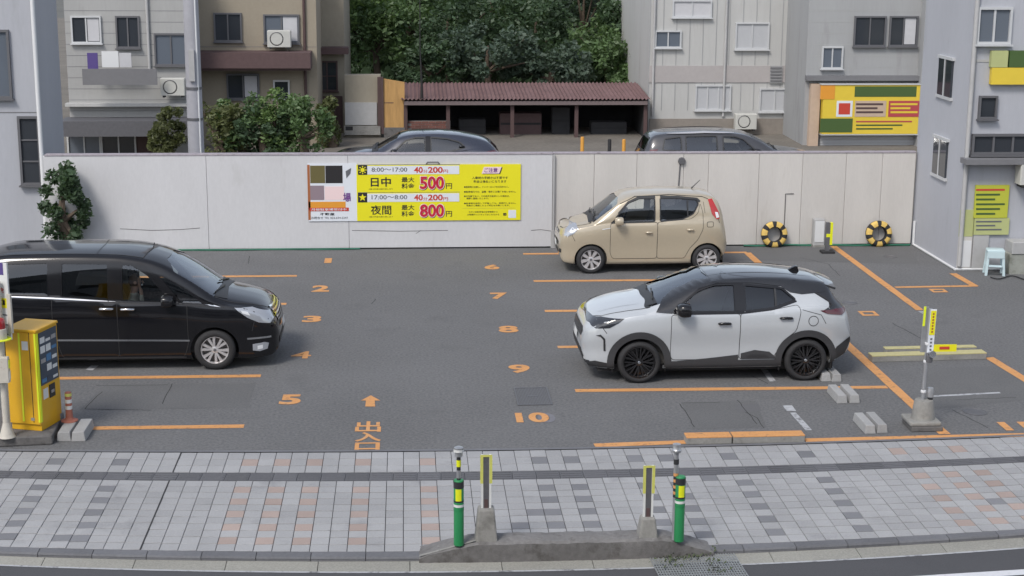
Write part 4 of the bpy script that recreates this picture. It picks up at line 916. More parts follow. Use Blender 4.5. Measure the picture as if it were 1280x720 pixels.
# ---- light clad building
YC = 52.4
t, h = building('building', 811, 1008, YC, 9, 5.6, 'cladding_light', 'large pale grey clad building behind the white wall', pz=100)
for k in range(12):
    x = -h+2*h*k/12; MB().box(x-.012,-.012,.8,x+.012,0,5.6).build('panel_joint', 'cladding_mid', t)
rect(811, 148, 1008, 172, YC-.001, 'plinth_brown', t, 'plinth', .06)
rect(811, 82, 1008, 103, YC-.001, 'cladding_pink', t, 'cladding_band', .03)
rect(962, 82, 978, 104, YC-.031, 'cladding_mid', t, 'vent_louvre', .05); 
for k in range(5): rect(963, 84+4*k, 977, 86+4*k, YC-.082, 'siding_dark', t, 'louvre_slat', .02)
window(842, 2, 888, 20, YC, t, 'window_frame_light', 'curtain', 2, 1); window(820, 40, 850, 58, YC, t, 'window_frame_light', 'pane_sky', 2, 1); window(920, 30, 960, 60, YC, t, 'window_frame_light', 'shutter', 2, 1); window(870, 108, 912, 136, YC, t, 'window_frame_light', 'shutter', 3, 1); window(950, 112, 986, 138, YC, t, 'window_frame_light', 'shutter', 2, 1)
pipe(905, 100, YC, .6, 5.5, 'panel_grey', t); pipe(816, 100, YC, .6, 5.5, 'panel_grey', t)
ac_unit(930, 160, YC-.2, .9, 'cream air conditioner unit at the foot of the pale grey building')
# ---- shop with the yellow sign
YP = 49.6
t, h = building('shop', 1006, 1156, YP, 7, 5.3, 'cladding_mid', 'grey shop building with a yellow sign over its awning', 'shop', pz=120)
courses(t, h, 5.3, 15, 'siding_grey', name='siding_joint')
window(1068, 22, 1106, 56, YP, t, 'window_frame', 'pane_dark', 2, 1); window(1112, 22, 1146, 56, YP, t, 'window_frame', 'pane_dark', 2, 1, curtain='curtain'); window(1028, 60, 1052, 84, YP, t, 'window_frame_light', 'pane_sky', 2, 1)
rect(1024, 168, 1151, 189, YP-.001, 'shutter', t, 'roller_shutter', .06)
for k in range(5): rect(1024, 170+4*k, 1151, 171+4*k, YP-.062, 'panel_grey', t, 'shutter_rib', .015)
rect(1004, 190, 1066, 214, YP-.001, 'awning_peach', t, 'brick_base', .08); rect(1066, 190, 1160, 214, YP-.001, 'wood_brown', t, 'shop_base', .06); rect(1008, 104, 1024, 188, YP-.001, 'awning_peach', t, 'pillar', .2)
rect(1152, 60, 1160, 190, YP-.001, 'awning_peach', t, 'pillar', .2); rect(1006, 94, 1160, 100, YP-.001, 'siding_dark', t, 'cornice', .25)
c = GY(1088, 166, YP-.3); o = thing('shop_sign', 'wide yellow shop sign with red and white panels above the roller shutter', 'sign', (c.x, YP-.08, c.z))
rect(1024, 105, 1151, 166, YP-.08, 'shop_yellow', o, 'box', .3); YQ = YP-.381
rect(1045, 126, 1066, 146, YQ, 'sign_white', o, 'white_panel', .01); rect(1110, 126, 1151, 146, YQ, 'shop_red', o, 'red_panel', .01); rect(1024.5, 148, 1066, 165.5, YQ, 'shop_green', o, 'green_panel', .01); rect(1068, 126, 1108, 146, YQ, 'awning_peach', o, 'peach_panel', .01); rect(1025, 106, 1044, 124, YQ, 'sign_orange', o, 'orange_panel', .01)
rect(1023, 103.5, 1152, 105, YP-.07, 'window_frame_light', o, 'frame', .34); rect(1023, 166, 1152, 167.5, YP-.07, 'window_frame_light', o, 'frame', .34)
for k in range(3):
    rect(1070, 129+5*k, 1104-7*(k%2), 131.5+5*k, YQ-.011, 'wood_brown', o, 'print_line', .004); rect(1113, 129+5*k, 1147-9*(k%2), 131.5+5*k, YQ-.011, 'shop_yellow', o, 'print_line', .004); rect(1070, 151+4.5*k, 1140-12*k, 153+4.5*k, YQ, 'shop_red' if k == 0 else 'shop_green', o, 'print_line', .004)
rect(1068, 108, 1146, 121, YQ, 'shop_green', o, 'heading_bar', .006); rect(1048, 129, 1063, 143, YQ-.011, 'sign_redorange', o, 'white_panel_mark', .004)
# ---- tall building on the right, set forward of the white wall
xa = GY(1141, 306, YW).x; xl = G(1195, 338).x; ya = G(1195, 338).y; za = 6.0
t = thing('building', 'tall pale lavender building with lime green sign at the right end of the white wall', 'building', (xl, ya, 0))
MB().add([(xa-xl,YW-ya-.02,0),(0,0,0),(8,0,0),(8,YW-ya+.12,0),(xa-xl,YW-ya+.12,0)]+[(xa-xl,YW-ya-.02,za),(0,0,za),(8,0,za),(8,YW-ya+.12,za),(xa-xl,YW-ya+.12,za)], [(0,4,3,2,1),(5,6,7,8,9),(0,1,6,5),(1,2,7,6),(2,3,8,7),(3,4,9,8),(4,0,5,9)]).build('wall', 'stucco_lavender', t)
YF = ya
window(1216, 170, 1290, 190, YF, t, 'window_frame', 'pane_dark', 3, 1); window(1224, 122, 1244, 146, YF, t, 'window_frame', 'pane_dark', 1, 1, .04); window(1222, 12, 1262, 52, YF, t, 'window_frame_light', 'pane_sky', 2, 1)
for z in (2.45, 4.2): MB().box(.0, -.012, z, 8, -.001, z+.05).build('string_course', 'panel_grey', t)
rect(1200, 196, 1300, 203, YF-.001, 'siding_dark', t, 'canopy', .35)
for k in (1.75, 3.4): 
    w_ = MB().box(-.06, .9, k, .012, 1.7, k+.75).build('window', 'pane_dark', t); MB().box(-.075, .84, k-.06, -.0, 1.76, k).build('sill', 'window_frame_light', w_); MB().box(-.075, .84, k+.75, -.0, 1.76, k+.81).build('frame', 'window_frame_light', w_); MB().box(-.075, 1.28, k, -.061, 1.32, k+.75).build('frame', 'window_frame_light', w_)
pipe(1207, 200, YF, .1, 5.9, 'panel_grey', t)
MB().tube([(xa-xl-.02,YW-ya-.1,.03),(-.03,-.03,.03)], .028, 6).build('skirting_pipe', 'pvc_white', t); MB().tube([(-.03,-.03,.03),(1.05,-.03,.03)], .028, 6).build('skirting_pipe', 'pvc_white', t); MB().tube([(xa-xl-.03,YW-ya-.12,.03),(xa-xl-.03,YW-ya-.12,.55)], .03, 6).build('drain_pipe', 'pvc_white', t)
MB().box(.0,-.028,.06,.28,-.0,.70).build('patch_panel', 'wall_beige', t); MB().box(.0,-.03,.705,.28,-.0,1.25).build('lime_panel', 'lime_pale', t); MB().box(.09,-.032,.08,.27,-.0285,.62).build('white_panel', 'pvc_white', t); MB().box(.30,-.045,.05,.62,-.0,.85).build('grey_panel', 'panel_grey', t)
c = GY(1258, 106, YF-.1); o = thing('projecting_sign', 'yellow and green sign board high on the lavender building at the right', 'sign', (c.x, YF-.01, c.z))
rect(1236, 84, 1300, 105, YF-.01, 'shop_yellow', o, 'panel', .12); rect(1236, 63, 1258, 83.5, YF-.01, 'lime_pale', o, 'upper_panel', .12); rect(1258.3, 63, 1300, 83.5, YF-.01, 'shop_green', o, 'upper_panel', .12)
ac_unit(1288, 228, YF-.02, .85, 'cream air conditioner unit beside the lime green sign on the lavender building')
c = GY(1238, 292, ya-.02); o = thing('lime_sign', 'lime green and yellow notice board on the front of the lavender building at the right', 'sign', (c.x, ya-.01, c.z))
rect(1216, 231, 1261, 272, ya-.01, 'lime_sign', o, 'board', .05); rect(1216, 272.3, 1261, 293, ya-.01, 'lime_pale', o, 'lower_board', .05)
for k in range(6): rect(1220, 236+6*k, 1256-6*(k%3), 238.5+6*k, ya-.061, 'shop_green' if k else 'sign_redorange', o, 'print_line', .004)
for k in range(3): rect(1220, 276+5*k, 1252-8*(k%2), 278+5*k, ya-.061, 'sign_grey', o, 'print_line', .004)
# ---- grey flats behind the shop, right
t, h = building('building', 1150, 1290, 49.2, 8, 5.3, 'cladding_mid', 'grey building between the shop and the lavender building', pz=120)
window(1160, 62, 1190, 82, 49.2, t, 'window_frame', 'pane_dark', 2, 1)
# ================================================================== trees
def crown_mesh(name, rx, ry, rz, n, m, seed, ls=.13, clumps=26):
    rnd = random.Random(seed); cl = []
    for _ in range(clumps):
        while True:
            p = Vector((rnd.uniform(-1,1), rnd.uniform(-1,1), rnd.uniform(-1,1)))
            if .25 < p.length < 1: break
        cl.append((Vector((p.x*rx, p.y*ry, p.z*rz)), rnd.uniform(.24,.42)*min(rx, rz)))
    mb = MB()
    for _ in range(n):
        c, r = rnd.choice(cl); d = Vector((rnd.gauss(0,1), rnd.gauss(0,1), rnd.gauss(0,1))).normalized()*(r*rnd.random()**.35); p = c+d
        a = Vector((rnd.gauss(0,1), rnd.gauss(0,1), rnd.gauss(0,.6))).normalized(); b = a.cross(Vector((rnd.gauss(0,1), rnd.gauss(0,1), rnd.gauss(0,1)))).normalized()
        l_ = ls*min(2.0, rnd.lognormvariate(-.1,.38)); w = l_*.55
        mb.add([p-a*l_*.5, p+b*w*.5, p+a*l_*.5, p-b*w*.5], [(0,1,2,3)])
    me = bpy.data.meshes.new(name); me.from_pydata(mb.v, [], mb.f); me.materials.append(MATS[m]); return me, cl
def tree(px, py, Y, rx, rz, h, m, label, seed, n=5200, ls=.17, cat='tree', name='tree', group=None):
    c = GY(px, py, Y); t = thing(name, label, cat, (c.x, Y, 0), 0, group)
    me, cl = crown_mesh('crown', rx, rx*.85, rz, n, m, seed, ls); link('crown', me, t, (0, 0, c.z))
    mb = MB(); mb.tube([(0,0,-.1),(.05,0,c.z*.4),(-.04,.05,c.z*.8),(0,0,c.z+rz*.3)], [.17,.14,.10,.04], 8)
    for k in range(6):
        q = cl[k*3][0]; mb.tube([(0,0,c.z*.75),(q.x*.4,q.y*.4,c.z*.75+(q.z+c.z*.25)*.4),(q.x,q.y,q.z+c.z)], [.07,.045,.015], 5)
    mb.build('trunk', 'bark', t, smooth=60); return t
TR = [(430,8,60,1.7,1.5,'leaf_bright','bright green tree behind the brown storehouse roof'),(470,40,60.5,1.8,1.7,'leaf_green','mid green tree above the plywood board'),(512,12,62,2.0,1.8,'leaf_green','green tree beside the thin mast, left of it'),(560,40,60,1.9,1.8,'leaf_deep','deep green tree above the left end of the rusty roof'),
      (540,82,57.5,1.2,.9,'leaf_deep','low dark shrub behind the left end of the rusty roof'),(615,10,62,2.1,1.9,'leaf_green','broad green tree above the middle of the rusty roof'),(610,70,57.5,1.8,1.2,'leaf_blue','dark bushy tree touching the middle of the rusty roof'),(670,45,60,2.0,1.9,'leaf_deep','dark green tree over the rusty roof, right of the broad one'),
      (690,85,57.5,1.7,1.0,'leaf_blue','dull green shrub behind the rusty roof'),(730,15,62,2.0,1.8,'leaf_blue','bluish green tree near the pale clad building'),(760,60,59,1.8,1.6,'leaf_green','green tree over the right end of the rusty roof'),(795,92,57.5,1.1,.8,'leaf_green','small green shrub at the right end of the rusty roof'),(800,20,60,1.4,1.6,'leaf_deep','dark tree at the corner of the pale clad building')]
for k, (px, py, Y, rx, rz, m, lb) in enumerate(TR): tree(px, py, Y, rx, rz, 6, m, lb, 100+k)
for k, (px, py, m, lb) in enumerate(((272,166,'leaf_olive','olive green shrub at the utility pole end of the hedge'),(300,158,'leaf_green','leafy green shrub second in the hedge from the utility pole'),(328,164,'leaf_deep','dark shrub in the middle of the hedge before the tan house'),(352,152,'leaf_bright','bright green shrub in the hedge before the tan house'),(378,160,'leaf_green','green shrub at the storehouse end of the hedge'))):
    tree(px, py, 45+.3*(k % 2), .75, 1.0, 2, m, lb, 200+k, 2600, .12, 'shrub', 'hedge_shrub')
for k, (px, py, Y, rx, rz, m, lb) in enumerate(((208,165,46,.55,.9,'leaf_olive','narrow olive shrub in front of the grey house'),(415,160,49.5,.55,.9,'leaf_olive','small shrub in front of the brown storehouse'),(78,262,32.9,.48,.9,'leaf_deep','dark leafy shrub against the lavender building behind the minivan'),(112,226,33.9,.5,.45,'leaf_bright','bright green shrub leaning over the white wall by the lavender building'),(430,222,34.2,.0,.0,None,None))):
    if m: tree(px, py, Y, rx, rz, 2, m, lb, 300+k, 4200, .10, 'shrub', 'shrub')
# a dark backdrop of distant woods behind the trees
wm = MB(); rnd = random.Random(77)
for i in range(6500):
    x = rnd.uniform(-8, 22); z = rnd.uniform(0, 5.6); y = 68+rnd.uniform(-1.5,1.5)+.5*sin(x*1.7)+.4*sin(z*2.1+x)
    a = Vector((rnd.gauss(0,1), rnd.gauss(0,.6), rnd.gauss(0,1))).normalized()*.34; b = Vector((rnd.gauss(0,1), rnd.gauss(0,.6), rnd.gauss(0,1))).normalized()*.2; p = Vector((x,y,z)); wm.add([p-a, p+b, p+a, p-b], [(0,1,2,3)])
me = bpy.data.meshes.new('distant_wood'); me.from_pydata(wm.v, [], wm.f); me.materials.append(MATS['leaf_deep']); o = link('distant_wood', me); stuff(o); tag(o, 'mass of dark green woodland beyond the shed', 'wood')
o = MB().box(-10,70,0,24,71,5.0).build('wooded_bank', 'leaf_deep'); struct(o)
# ---- unseen building the camera hangs on, added to give dark reflections in the cars
t = thing('unseen_building', 'unseen grey building across the road, added for dark reflections in the cars', 'building', (0, -1.2, 0))
MB().box(-22, -9, 0, 22, 0, 9).build('wall', 'siding_grey', t)
for i in range(12):
    for z in (1.0, 4.4): x = -20.5+3.5*i; MB().box(x, .001, z, x+2.0, .05, z+1.7).build('window', 'pane_dark', t)
# ================================================================== vehicles
def pchip(keys):
    xs = [k[0] for k in keys]; ys = [k[1] for k in keys]; n = len(xs)
    h = [xs[i+1]-xs[i] for i in range(n-1)]; d = [(ys[i+1]-ys[i])/h[i] for i in range(n-1)]; m = [0]*n
    m[0] = d[0]; m[-1] = d[-1]
    for i in range(1, n-1):
        if d[i-1]*d[i] > 0:
            w1 = 2*h[i]+h[i-1]; w2 = h[i]+2*h[i-1]; m[i] = (w1+w2)/(w1/d[i-1]+w2/d[i])
    def f(x):
        if x <= xs[0]: return ys[0]
        if x >= xs[-1]: return ys[-1]
        i = 0
        while x > xs[i+1]: i += 1
        t = (x-xs[i])/h[i]; t2 = t*t; t3 = t2*t
        return (2*t3-3*t2+1)*ys[i]+(t3-2*t2+t)*h[i]*m[i]+(-2*t3+3*t2)*ys[i+1]+(t3-t2)*h[i]*m[i+1]
    return f
def cr(pts, sub):                   # Catmull-Rom through points
    out = []
    n = len(pts)
    for i in range(n-1):
        p0 = pts[max(i-1, 0)]; p1 = pts[i]; p2 = pts[i+1]; p3 = pts[min(i+2, n-1)]
        for k in range(sub):
            t = k/sub; a = []
            for c in range(len(p1)):
                a.append(.5*(2*p1[c]+(p2[c]-p0[c])*t+(2*p0[c]-5*p1[c]+4*p2[c]-p3[c])*t*t+(3*p1[c]-p0[c]-3*p2[c]+p3[c])*t**3))
            out.append(tuple(a))
    out.append(tuple(pts[-1])); return out
def rounded(poly, r=.04, n=3):
    out = []; m = len(poly)
    for i in range(m):
        p = Vector(poly[i]); a = Vector(poly[i-1])-p; b = Vector(poly[(i+1)%m])-p
        ra = min(r, a.length*.45); rb = min(r, b.length*.45); A = p+a.normalized()*ra; B = p+b.normalized()*rb
        for k in range(n+1):
            t = k/n; q = A*(1-t)**2+p*2*t*(1-t)+B*t*t; out.append((q.x, q.y))
    return out
class Loft:
    def __init__(s, sp):
        s.sp = sp; L = s.L = sp['L']
        fn = {k: pchip(sp[k]) for k in ('top', 'bot', 'half', 'belt', 'rail', 'crown')}; s.fn = fn
        xf, xr = sp['axles']; N = 84; xs = []
        for i in range(N+1):
            t = i/N; e = .5-.5*cos(pi*t); xs.append(L*(.55*e+.45*t))
        rings = []
        for x in xs:
            zt = fn['top'](x); zl = fn['bot'](x); w = fn['half'](x); cw = fn['crown'](x); wr = min(fn['rail'](x), w*.985)
            zt = max(zt, zl+.05); cw = min(cw, (zt-zl)*.3)
            zr = zt-cw; zb = min(fn['belt'](x), zr-.012*min(1, (zt-zl))); zb = max(zb, zl+.35*(zt-zl)); zr = max(zr, zb+.005)
            hb = zb-zl
            fb = .016*math.exp(-((x-xf)/.42)**2)+.018*math.exp(-((x-xr)/.45)**2)
            pts = [(0, zl), (w*.78, zl), (w*.925, zl+.02*min(1, hb)), (w*.972-.012+fb, zl+.16*hb), (w*.985-sp.get('scoop', .012)+fb*1.3, zl+.42*hb),
                   (w*.998+fb, zl+.70*hb), (w*.996+fb*.4, zl+.87*hb), (w*.968, zb)]
            g0 = (w*.968, zb); g1 = (wr, zr)
            if zr-zb > .05:
                pts += [(g0[0]*.92+g1[0]*.08-.006, zb+.07*(zr-zb)), (g0[0]*.55+g1[0]*.45+.018, zb+.48*(zr-zb)), (g0[0]*.12+g1[0]*.88+.012, zb+.9*(zr-zb))]
            else:
                pts += [(g0[0]*.8+g1[0]*.2, zb+.35*(zr-zb)), (g0[0]*.5+g1[0]*.5, zb+.65*(zr-zb)), (g0[0]*.2+g1[0]*.8, zb+.88*(zr-zb))]
            pts += [(wr*.95, zr+.25*cw), (wr*.8, zr+.56*cw), (wr*.45, zr+.88*cw), (0, zt)]
            h = cr(pts, 4); rings.append((x, h))
        nh = len(rings[0][1]); verts = []
        for x, h in rings:
            bow = sp.get('bow', 0)
            for (y, z) in h: verts.append((x, y, z))
            for (y, z) in reversed(h[1:-1]): verts.append((x, -y, z))
        n = 2*nh-2; faces = []
        for i in range(N):
            for k in range(n): j = (k+1) % n; faces.append((i*n+k, i*n+j, (i+1)*n+j, (i+1)*n+k))
        faces.append(tuple(range(n-1, -1, -1))); faces.append(tuple(range(N*n, N*n+n)))
        me = bpy.data.meshes.new('loft'); me.from_pydata(verts, [], faces)
        bm = bmesh.new(); bm.from_mesh(me); bmesh.ops.recalc_face_normals(bm, faces=bm.faces); bm.normal_update()
        s.vn = [v.normal.copy() for v in bm.verts]; bm.to_mesh(me); bm.free()
        s.me = me; s.co = [v.co.copy() for v in me.vertices]; s.polys = [tuple(p.vertices) for p in me.polygons]
        s.bvh = BVHTree.FromPolygons(s.co, s.polys)
    def smooth_n(s, loc, idx):
        p = s.polys[idx]
        if len(p) > 6: return (s.co[p[1]]-s.co[p[0]]).cross(s.co[p[2]]-s.co[p[0]]).normalized()
        w = poly_3d_calc([s.co[i] for i in p], loc); q = Vector((0,0,0))
        for wi, i in zip(w, p): q += s.vn[i]*wi
        return q.normalized()
    def hit(s, mode, a, b):
        if mode in (1, -1): o, d = Vector((a, mode*3, b)), Vector((0, -mode, 0))
        elif mode == 'front': o, d = Vector((-3, a, b)), Vector((1, 0, 0))
        elif mode == 'rear': o, d = Vector((s.L+3, a, b)), Vector((-1, 0, 0))
        else: o, d = Vector((a, b, 5)), Vector((0, 0, -1))
        loc, nn, idx, dist = s.bvh.ray_cast(o, d)
        if loc is None:
            mid = o+d*(3 if mode in (1, -1) else 3.3)
            loc, nn, idx, dist = s.bvh.find_nearest(mid)
        return loc, s.smooth_n(loc, idx)
    def emit(s, bm, mode, off, m, name, parent):
        ns = []
        for v in bm.verts:
            loc, n_ = s.hit(mode, v.co.x, v.co.y); v.co = loc+n_*off; ns.append(n_)
        ref = Vector((0, mode, 0)) if mode in (1, -1) else Vector({'front': (-1,0,0), 'rear': (1,0,0), 'top': (0,0,1)}[mode])
        bm.normal_update()
        for f in bm.faces:
            if f.normal.dot(ref) < 0: f.normal_flip()
        me = bpy.data.meshes.new(name); bm.to_mesh(me); bm.free(); me.materials.append(MATS[m]); me.shade_smooth()
        me.normals_split_custom_set_from_vertices([tuple(q) for q in ns])
        return link(name, me, parent)
    def patch(s, mode, poly, off, m, name, parent, d=.06):
        bm = bmesh.new(); vs = [bm.verts.new((a, b, 0)) for a, b in poly]; bm.faces.new(vs)
        a0, a1 = min(p[0] for p in poly), max(p[0] for p in poly); b0, b1 = min(p[1] for p in poly), max(p[1] for p in poly)
        for c, lo, hi in ((0, a0, a1), (1, b0, b1)):
            k = int((hi-lo)/d)+1
            for i in range(1, k):
                t = lo+(hi-lo)*i/k; co = (t, 0, 0) if c == 0 else (0, t, 0); no = (1, 0, 0) if c == 0 else (0, 1, 0)
                bmesh.ops.bisect_plane(bm, geom=bm.verts[:]+bm.edges[:]+bm.faces[:], plane_co=co, plane_no=no)
        bmesh.ops.triangulate(bm, faces=[f for f in bm.faces if len(f.verts) > 4])
        return s.emit(bm, mode, off, m, name, parent)
    def strip(s, mode, line, w, off, m, name, parent, closed=False, d=.05, taper=False):
        P = [Vector(p) for p in line]; pts = []
        seg = list(zip(P, P[1:]+([P[0]] if closed else [])))
        if not closed: seg = list(zip(P[:-1], P[1:]))
        for a, b in seg:
            k = max(1, int((b-a).length/d))
            for i in range(k): pts.append(a+(b-a)*i/k)
        if not closed: pts.append(P[-1])
        n = len(pts); bm = bmesh.new(); L_, R_, C_ = [], [], []
        for i, p in enumerate(pts):
            a = pts[i-1] if (closed or i > 0) else p; b = pts[(i+1) % n] if (closed or i < n-1) else p
            t = (b-a)
            if t.length < 1e-9: t = Vector((1, 0))
            t.normalize(); nn = Vector((-t.y, t.x)); ww = w/2*(1 if not taper else max(.12, max(0, sin(pi*i/(n-1)))**.5))
            L_.append(bm.verts.new((*(p+nn*ww), 0))); C_.append(bm.verts.new((*p, 0))); R_.append(bm.verts.new((*(p-nn*ww), 0)))
        for i in range(n if closed else n-1):
            j = (i+1) % n
            bm.faces.new((L_[i], C_[i], C_[j], L_[j])); bm.faces.new((C_[i], R_[i], R_[j], C_[j]))
        return s.emit(bm, mode, off, m, name, parent)
def arc(cx, cz, r, a0, a1, n=22, sq=1.0):
    return [(cx+r*cos(RAD(a0+(a1-a0)*i/n)), cz+r*sq*sin(RAD(a0+(a1-a0)*i/n))) for i in range(n+1)]
def cut_body(lf, sp, paint, parent):
    o = bpy.data.objects.new('body', lf.me.copy()); COL.objects.link(o)
    so = o.modifiers.new('shell', 'SOLIDIFY'); so.thickness = .028; so.offset = -1
    mb = MB(); xf, xr = sp['axles']; hw = max(k[1] for k in sp['half'])
    for x in (xf, xr):
        for s_ in (1, -1):
            n = 36; R = sp['arch']; y0, y1 = s_*(hw-.27), s_*(hw+.2)
            pf = [(R*cos(2*pi*k/n)+x, R*sin(2*pi*k/n)+sp['wr']) for k in range(n)]
            mb.prism(pf, 'y', y0, y1)
    for poly in sp['windows']:
        pr = rounded(poly, .035)
        for s_ in (1, -1): mb.prism(pr, 'y', s_*.28, s_*1.3)
    ws = rounded(sp['windshield'], .05); mb.prism(ws, 'x', sp['ws_x'][0], sp['ws_x'][1])
    if sp.get('rear_glass'): mb.prism(rounded(sp['rear_glass'], .05), 'x', sp['rg_x'][0], sp['L']+.5)
    mb.v = list(mb.v); cm = mb.mesh('cutter', 'dark_gap'); co = bpy.data.objects.new('cutter', cm); COL.objects.link(co)
    bo = o.modifiers.new('cut', 'BOOLEAN'); bo.operation = 'DIFFERENCE'; bo.solver = 'EXACT'; bo.object = co; bo.use_self = True
    dg = bpy.context.evaluated_depsgraph_get(); me = bpy.data.meshes.new_from_object(o.evaluated_get(dg))
    bpy.data.objects.remove(o); bpy.data.objects.remove(co); me.materials.clear(); me.materials.append(MATS[paint])
    me.shade_smooth(); ln = [None]*len(me.loops)
    cache = {}
    for p in me.polygons:
        pn = p.normal
        for li in p.loop_indices:
            vi = me.loops[li].vertex_index
            if vi not in cache:
                c = me.vertices[vi].co; loc, nn, idx, dist = lf.bvh.find_nearest(c)
                cache[vi] = lf.smooth_n(loc, idx) if dist < .004 else None
            q = cache[vi]; ln[li] = tuple(q) if (q is not None and q.dot(pn) > .6) else tuple(pn)
    me.normals_split_custom_set(ln)
    if sp.get('second'):
        m2, fn = sp['second']; me.materials.append(MATS[m2])
        for p in me.polygons:
            if fn(*p.center): p.material_index = 1
    return link('body', me, parent)
def wheel(parent, x, y, s_, R, style, rr):
    # s_ : outward side. wheel centre height R
    T = .20
    hub = MB().lathe([(.04, -.06), (rr*.97, -.075), (rr*.985, .02), (rr*.90, .0), (rr*.88, -.05), (.03, -.05)], 40, 'y', cap=False)
    wh = hub.build('wheel', 'rim_black' if style == 'black' else 'brake', parent, (x, y, R), 0, 35)
    if s_ < 0: pass
    wh.scale = (1, s_, 1)
    prof = [(rr*.96, -T/2), (rr+.02, -T/2-.006), (R-.03, -T/2-.002), (R-.008, -T/2+.02), (R, -T/2+.045), (R, T/2-.045), (R-.008, T/2-.02), (R-.03, T/2+.002), (rr+.03, T/2+.008), (rr+.006, T/2-.002), (rr*.96, T/2-.02)]
    prof = [(a, b-.06) for a, b in prof]
    MB().lathe(prof, 56, 'y', cap=False).build('tyre', 'tyre', wh, (0,0,0), 0, 40)
    rm = MB(); m = {'black': 'rim_black', 'silver': 'silver', 'alloy': 'silver'}[style]
    rm.lathe([(rr*.99, .028), (rr*1.0, .036), (rr*.965, .036), (rr*.93, .018), (rr*.9, -.03)], 48, 'y', cap=False)
    rm.lathe([(.0, .022), (.03, .022), (.055, .014), (.062, -.02)], 20, 'y', cap=False)
    def spoke(a, w0, w1, r0=.05, r1=rr*.95, h0=.014, h1=.022, sk=0):
        ca, sa = cos(a), sin(a); cb, sb = cos(a+sk), sin(a+sk)
        v = []
        for (r_, w_, y_, (c, s2)) in ((r0, w0, h0, (ca, sa)), ((r0+r1)/2, (w0+w1)/2, (h0+h1)/2+.004, (cos(a+sk*.5), sin(a+sk*.5))), (r1, w1, h1, (cb, sb))):
            for q, yy in ((-w_, y_-.03), (-w_*.8, y_), (w_*.8, y_), (w_, y_-.03)): v.append((r_*c-q*s2, yy, r_*s2+q*c))
        rm.add(v, [(i+4*k, i+1+4*k, i+5+4*k, i+4+4*k) for k in range(2) for i in range(3)])
    if style == 'black':
        for k in range(10):
            a = 2*pi*k/10+.1; spoke(a-.05, .011, .010, sk=-.10); spoke(a+.05, .011, .010, sk=.10)
    elif style == 'silver':
        for k in range(8): spoke(2*pi*k/8+.2, .024, .040, r0=.05)
    else:
        for k in range(6): a = 2*pi*k/6+.25; spoke(a-.16, .016, .026, sk=-.06); spoke(a+.16, .016, .026, sk=.06)
    rim = rm.build('rim', m, wh, (0,0,0), 0, 40)
    c = MB().lathe([(0, .028), (.02, .027), (.026, .02)], 16, 'y', cap=False).build('hub_cap', 'chrome' if style == 'black' else 'steel_dark', wh, (0,0,0), 0, 40)
    return wh
def seat(parent, x, y, z, w, m, bench=False):
    mb = MB()
    cs = cr([(0, .10), (.02, .16), (.25, .17), (.48, .13), (.5, .05), (.3, 0), (.04, 0), (0, .10)], 3)
    mb.prism([(x+a, z+b) for a, b in cs[:-1]], 'y', y-w/2, y+w/2)
    bk = cr([(.42, .12), (.47, .4), (.56, .66), (.62, .70), (.68, .66), (.62, .35), (.56, .08), (.42, .12)], 3)
    mb.prism([(x+a, z+b) for a, b in bk[:-1]], 'y', y-w/2+.02, y+w/2-.02)
    st = mb.build('seat', m, parent, smooth=50, bevel=.02)
    for hy in ([y] if not bench else [y-w/3, y+w/3]):
        MB().box(x+.60, hy-.12, z+.72, x+.69, hy+.12, z+.90, .03).build('headrest', m, st, smooth=50)
    return st
